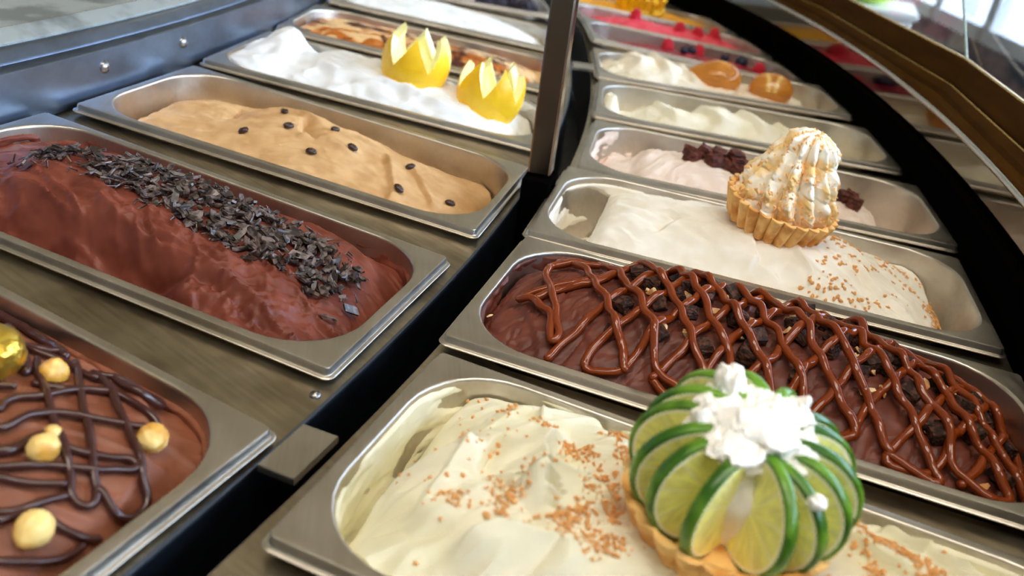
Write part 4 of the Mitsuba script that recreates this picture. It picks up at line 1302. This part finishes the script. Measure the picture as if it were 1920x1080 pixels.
# berries
def drupelets(n_rows, R, H, seed, rad):
    out = []
    for i in range(n_rows):
        t = (i + 0.5) / n_rows
        r = R * math.sqrt(max(0.05, 1 - (t * 0.95) ** 2.2))
        k = max(int(2 * math.pi * r / (rad * 1.7)), 3)
        for j in range(k):
            a = 2 * math.pi * (j + 0.5 * (i % 2)) / k + 0.1 * seed
            s = trimesh.creation.icosphere(subdivisions=1, radius=rad)
            s.apply_translation((r * math.cos(a), r * math.sin(a), t * H))
            out.append(s)
    top = trimesh.creation.icosphere(subdivisions=1, radius=rad)
    top.apply_translation((0, 0, H))
    return cat(*out, top)


rasp = mikit.ply(drupelets(5, 0.0085, 0.019, 1, 0.0030), 'raspberry_skin', smooth=60)
blk = mikit.ply(drupelets(5, 0.0105, 0.021, 2, 0.0036), 'blackberry_skin', smooth=60)
blu = trimesh.creation.icosphere(subdivisions=3, radius=1.0)
v = np.array(blu.vertices)
a = np.arctan2(v[:, 1], v[:, 0])
rr_ = np.hypot(v[:, 0], v[:, 1])
v[:, 2] = np.where(v[:, 2] > 0, v[:, 2] * 0.86 - 0.22 * np.exp(-(rr_ / 0.22) ** 2) + 0.10 * np.exp(-((rr_ - 0.36) / 0.08) ** 2) * (0.5 + 0.5 * np.cos(5 * a)), v[:, 2] * 0.86)
blu = mikit.ply(trimesh.Trimesh(v, blu.faces, process=False), 'blueberry_skin', smooth=60)
for u, v, lab in ((18, -10, 'tallest raspberry standing on the bright red sorbet'), (52, -14, 'raspberry right of the tallest one on the bright red sorbet'), (-64, 10, 'leftmost raspberry sunk in the bright red sorbet'), (92, 4, 'raspberry at the shaded right end of the bright red sorbet')):
    one('raspberry', rasp, lab, 'raspberry', 'raspberries on the red sorbet', to=upright('R8', u, v, -0.004, u * 0.1, (0.1, 0.15)))
for u, v, lab in ((-34, 22, 'raspberry leaning over the rim between the two red sorbets'), (20, 30, 'raspberry behind the larger glazed bun'), (122, 6, 'raspberry at the right end of the dark berry sorbet, beside the smaller bun')):
    one('raspberry', rasp, lab, 'raspberry', 'raspberries on the dark sorbet', to=upright('R7', u, v, -0.003, u * 0.1, (0.2, 0.1)))
for u, v, s, lab in ((4, 12, 0.0075, 'blueberry at the upper left of the larger glazed bun'), (-14, -6, 0.007, 'blueberry just left of the larger glazed bun'), (90, 10, 0.0105, 'biggest blueberry, right of the larger glazed bun'), (58, 2, 0.007, 'blueberry half sunk behind the larger glazed bun')):
    one('blueberry', blu, lab, 'blueberry', 'blueberries on the dark sorbet', to=upright('R7', u, v, 0.0045, 0.3) @ scl(s, s, s))
for u, v, lab in ((58, -14, 'leftmost blackberry at the far end of the left row'), (84, -6, 'second blackberry at the far end of the left row'), (126, -18, 'blackberry nearest the steel post'), (146, 0, 'blackberry partly hidden by the steel post'), (104, 14, 'blackberry at the back of the mauve gelato')):
    one('blackberry', blk, lab, 'blackberry', 'blackberries on the mauve gelato', to=upright('L7', u, v, 0.0, u * 0.2, (0.3, 0.2)) @ scl(1.25, 1.25, 1.25))
# cut mango cheek
mg = thing('mango_cheek', 'yellow mango cheek scored into cubes on the orange sorbet', 'mango')
MM = upright('R9', -18, -30, 0.004, -0.2, (0.25, 0.0))
bs = lump(4, 0.04, 1.0, 70, (0.050, 0.036, 0.016))
part(mg, 'peel', mikit.ply(bs, 'lemon_rind', smooth=60), 'yellow peel', to=MM)
cubes = []
for i in range(-3, 4):
    for j in range(-2, 3):
        x, y = i * 0.0128, j * 0.0128
        q = 1 - (x / 0.050) ** 2 - (y / 0.038) ** 2
        if q > 0.05:
            b = bevel_box(0.0112, 0.0112, 0.026, 0.0012)
            b.apply_transform(euler(-y * 9, x * 9, 0))
            b.apply_translation((x * 1.1, y * 1.1, 0.010 + 0.014 * math.sqrt(q)))
            part(mg, 'cube', mikit.ply(b, 'mango_flesh'), to=MM)


# gelato smeared on the walls of the pans
def wall_point(s, z, inset):
    d = np.interp(-z, [0.0022, 0.018, 0.060, 0.092], [0.0003, 0.0012, 0.0035, 0.0052])
    out = np.zeros(s.shape + (3,))
    base = rring(HL, HW, RC, 24, 40)
    nr = np.zeros_like(base)
    core = np.clip(base, [-(HL - RC), -(HW - RC)], [HL - RC, HW - RC])
    nr = (base - core) / RC
    seg = np.concatenate([[0], np.cumsum(np.linalg.norm(np.diff(np.vstack([base, base[:1]]), axis=0), axis=1))])
    seg /= seg[-1]
    for c in range(2):
        bc = np.append(base[:, c], base[0, c])
        nc = np.append(nr[:, c], nr[0, c])
        out[..., c] = np.interp(s % 1, seg, bc) - np.interp(s % 1, seg, nc) * (d + inset)
    out[..., 2] = z
    return out


def smear(k, s0, s1, z0, z1, level, seed, stretch=(60, 22), thick=0.002):
    L = (s1 - s0) * 0.9
    S, Z = np.meshgrid(np.linspace(s0, s1, int(L / 0.0011)), np.linspace(z0, z1, int(abs(z1 - z0) / 0.0011)), indexing='ij')
    m = fbm(np.stack([S * 900 / stretch[0] + Z * 1000 / 30, Z * 1000 / stretch[1] - S * 900 / 90, S * 0 + seed], -1), 4, seed) - (1 - level)
    edge = np.minimum(np.minimum((S - s0), (s1 - S)) * 900 / 8, (Z.max() - Z) * 1000 / 4)
    m = np.minimum(m, edge - 0.1)
    ins = np.clip(m * 9, -0.25, 1) * thick + 0.0001
    ins += np.where(m > 0, (fbm(np.stack([S * 900 / 7, Z * 1000 / 7, S * 0], -1), 2, seed + 3) - 0.5) * thick * 0.5, 0)
    g = grid_mesh(wall_point(S, Z, ins), flip=True)
    keep = (m.reshape(-1)[g.faces] > -0.02).any(1)
    return trimesh.Trimesh(g.vertices, g.faces[keep], process=True)


GKEY = {k: ('gelato' if i == 0 else f'gelato_{i:03d}') for i, k in enumerate(GEL)}
for k, a in {'R1': [(0.24, 0.62, -0.045, -0.003, 0.50, 3), (0.02, 0.20, -0.03, -0.004, 0.44, 9)], 'R2': [(0.36, 0.60, -0.05, -0.003, 0.55, 4)], 'L2': [(0.22, 0.50, -0.05, -0.006, 0.60, 5), (0.90, 1.22, -0.05, -0.010, 0.60, 6)],
             'R3': [(0.33, 0.62, -0.08, -0.006, 0.54, 7)], 'R4': [(0.36, 0.58, -0.05, -0.004, 0.47, 8)], 'L1': [(0.90, 1.25, -0.045, -0.010, 0.58, 12)], 'L4': [(0.33, 0.60, -0.04, -0.003, 0.52, 13), (0.9, 1.08, -0.04, -0.004, 0.40, 15)], 'R6': [(0.36, 0.6, -0.04, -0.003, 0.5, 14)]}.items():
    for t in a:
        part(GKEY[k], 'smear', mikit.ply(smear(k, *t), GEL[k][0], smooth=60), 'thin smear of gelato on the pan wall', to=pose(k))
# ------------------------------------------------------------------ beyond the glass
mat('white_lacquer', col(226, 230, 230), 0.35)
mat('lime_fabric', col(176, 204, 24), 0.7, 0.2)
mat('pale_wood', mikit.proc(lambda p, n, uv: mikit.mix(col(196, 178, 158), col(222, 206, 188), mikit.fbm(p.x * 20, p.y * 20, p.z * 4, 3))), 0.5)
cb = thing('white_cabinet', 'plain white cabinet on the shop floor under the lime green cushion', 'cabinet')
CM = np.eye(4)
CM[:3, 3] = (1.53, 4.36, FLOOR)
CM = CM @ rotz(-0.3)
bd = bevel_box(0.40, 0.46, 0.72, 0.006)
bd.apply_translation((0, 0, 0.41))
part(cb, 'body', mikit.ply(bd, 'white_lacquer'), to=CM)
tp = bevel_box(0.44, 0.50, 0.03, 0.005)
tp.apply_translation((0, 0, 0.785))
part(cb, 'top', mikit.ply(tp, 'white_lacquer'), to=CM)
pl = box((-0.17, -0.20, 0.0), (0.17, 0.20, 0.05))
part(cb, 'plinth', mikit.ply(pl, 'dark_steel'), to=CM)
cu = lump(4, 0.06, 1.2, 77, (0.15, 0.15, 0.05))
one('cushion', mikit.ply(cu, 'lime_fabric', smooth=60), 'lime green round cushion on top of the white cabinet', 'cushion', to=CM @ np.block([[np.eye(3), np.array([[-0.02], [-0.03], [0.853]])], [np.zeros((1, 3)), np.ones((1, 1))]]))
wp = thing('wooden_post', 'pale wooden post standing on the dark shop floor beyond the glass', 'post')
WM = np.eye(4)
WM[:3, 3] = (2.02, 3.45, FLOOR)
sh = bevel_box(0.075, 0.075, 2.2, 0.006)
sh.apply_translation((0, 0, 1.12))
part(wp, 'shaft', mikit.ply(sh, 'pale_wood'), to=WM)
part(wp, 'foot', mikit.ply(bevel_box(0.22, 0.22, 0.03, 0.005).apply_translation((0, 0, 0.015)), 'dark_steel'), to=WM)
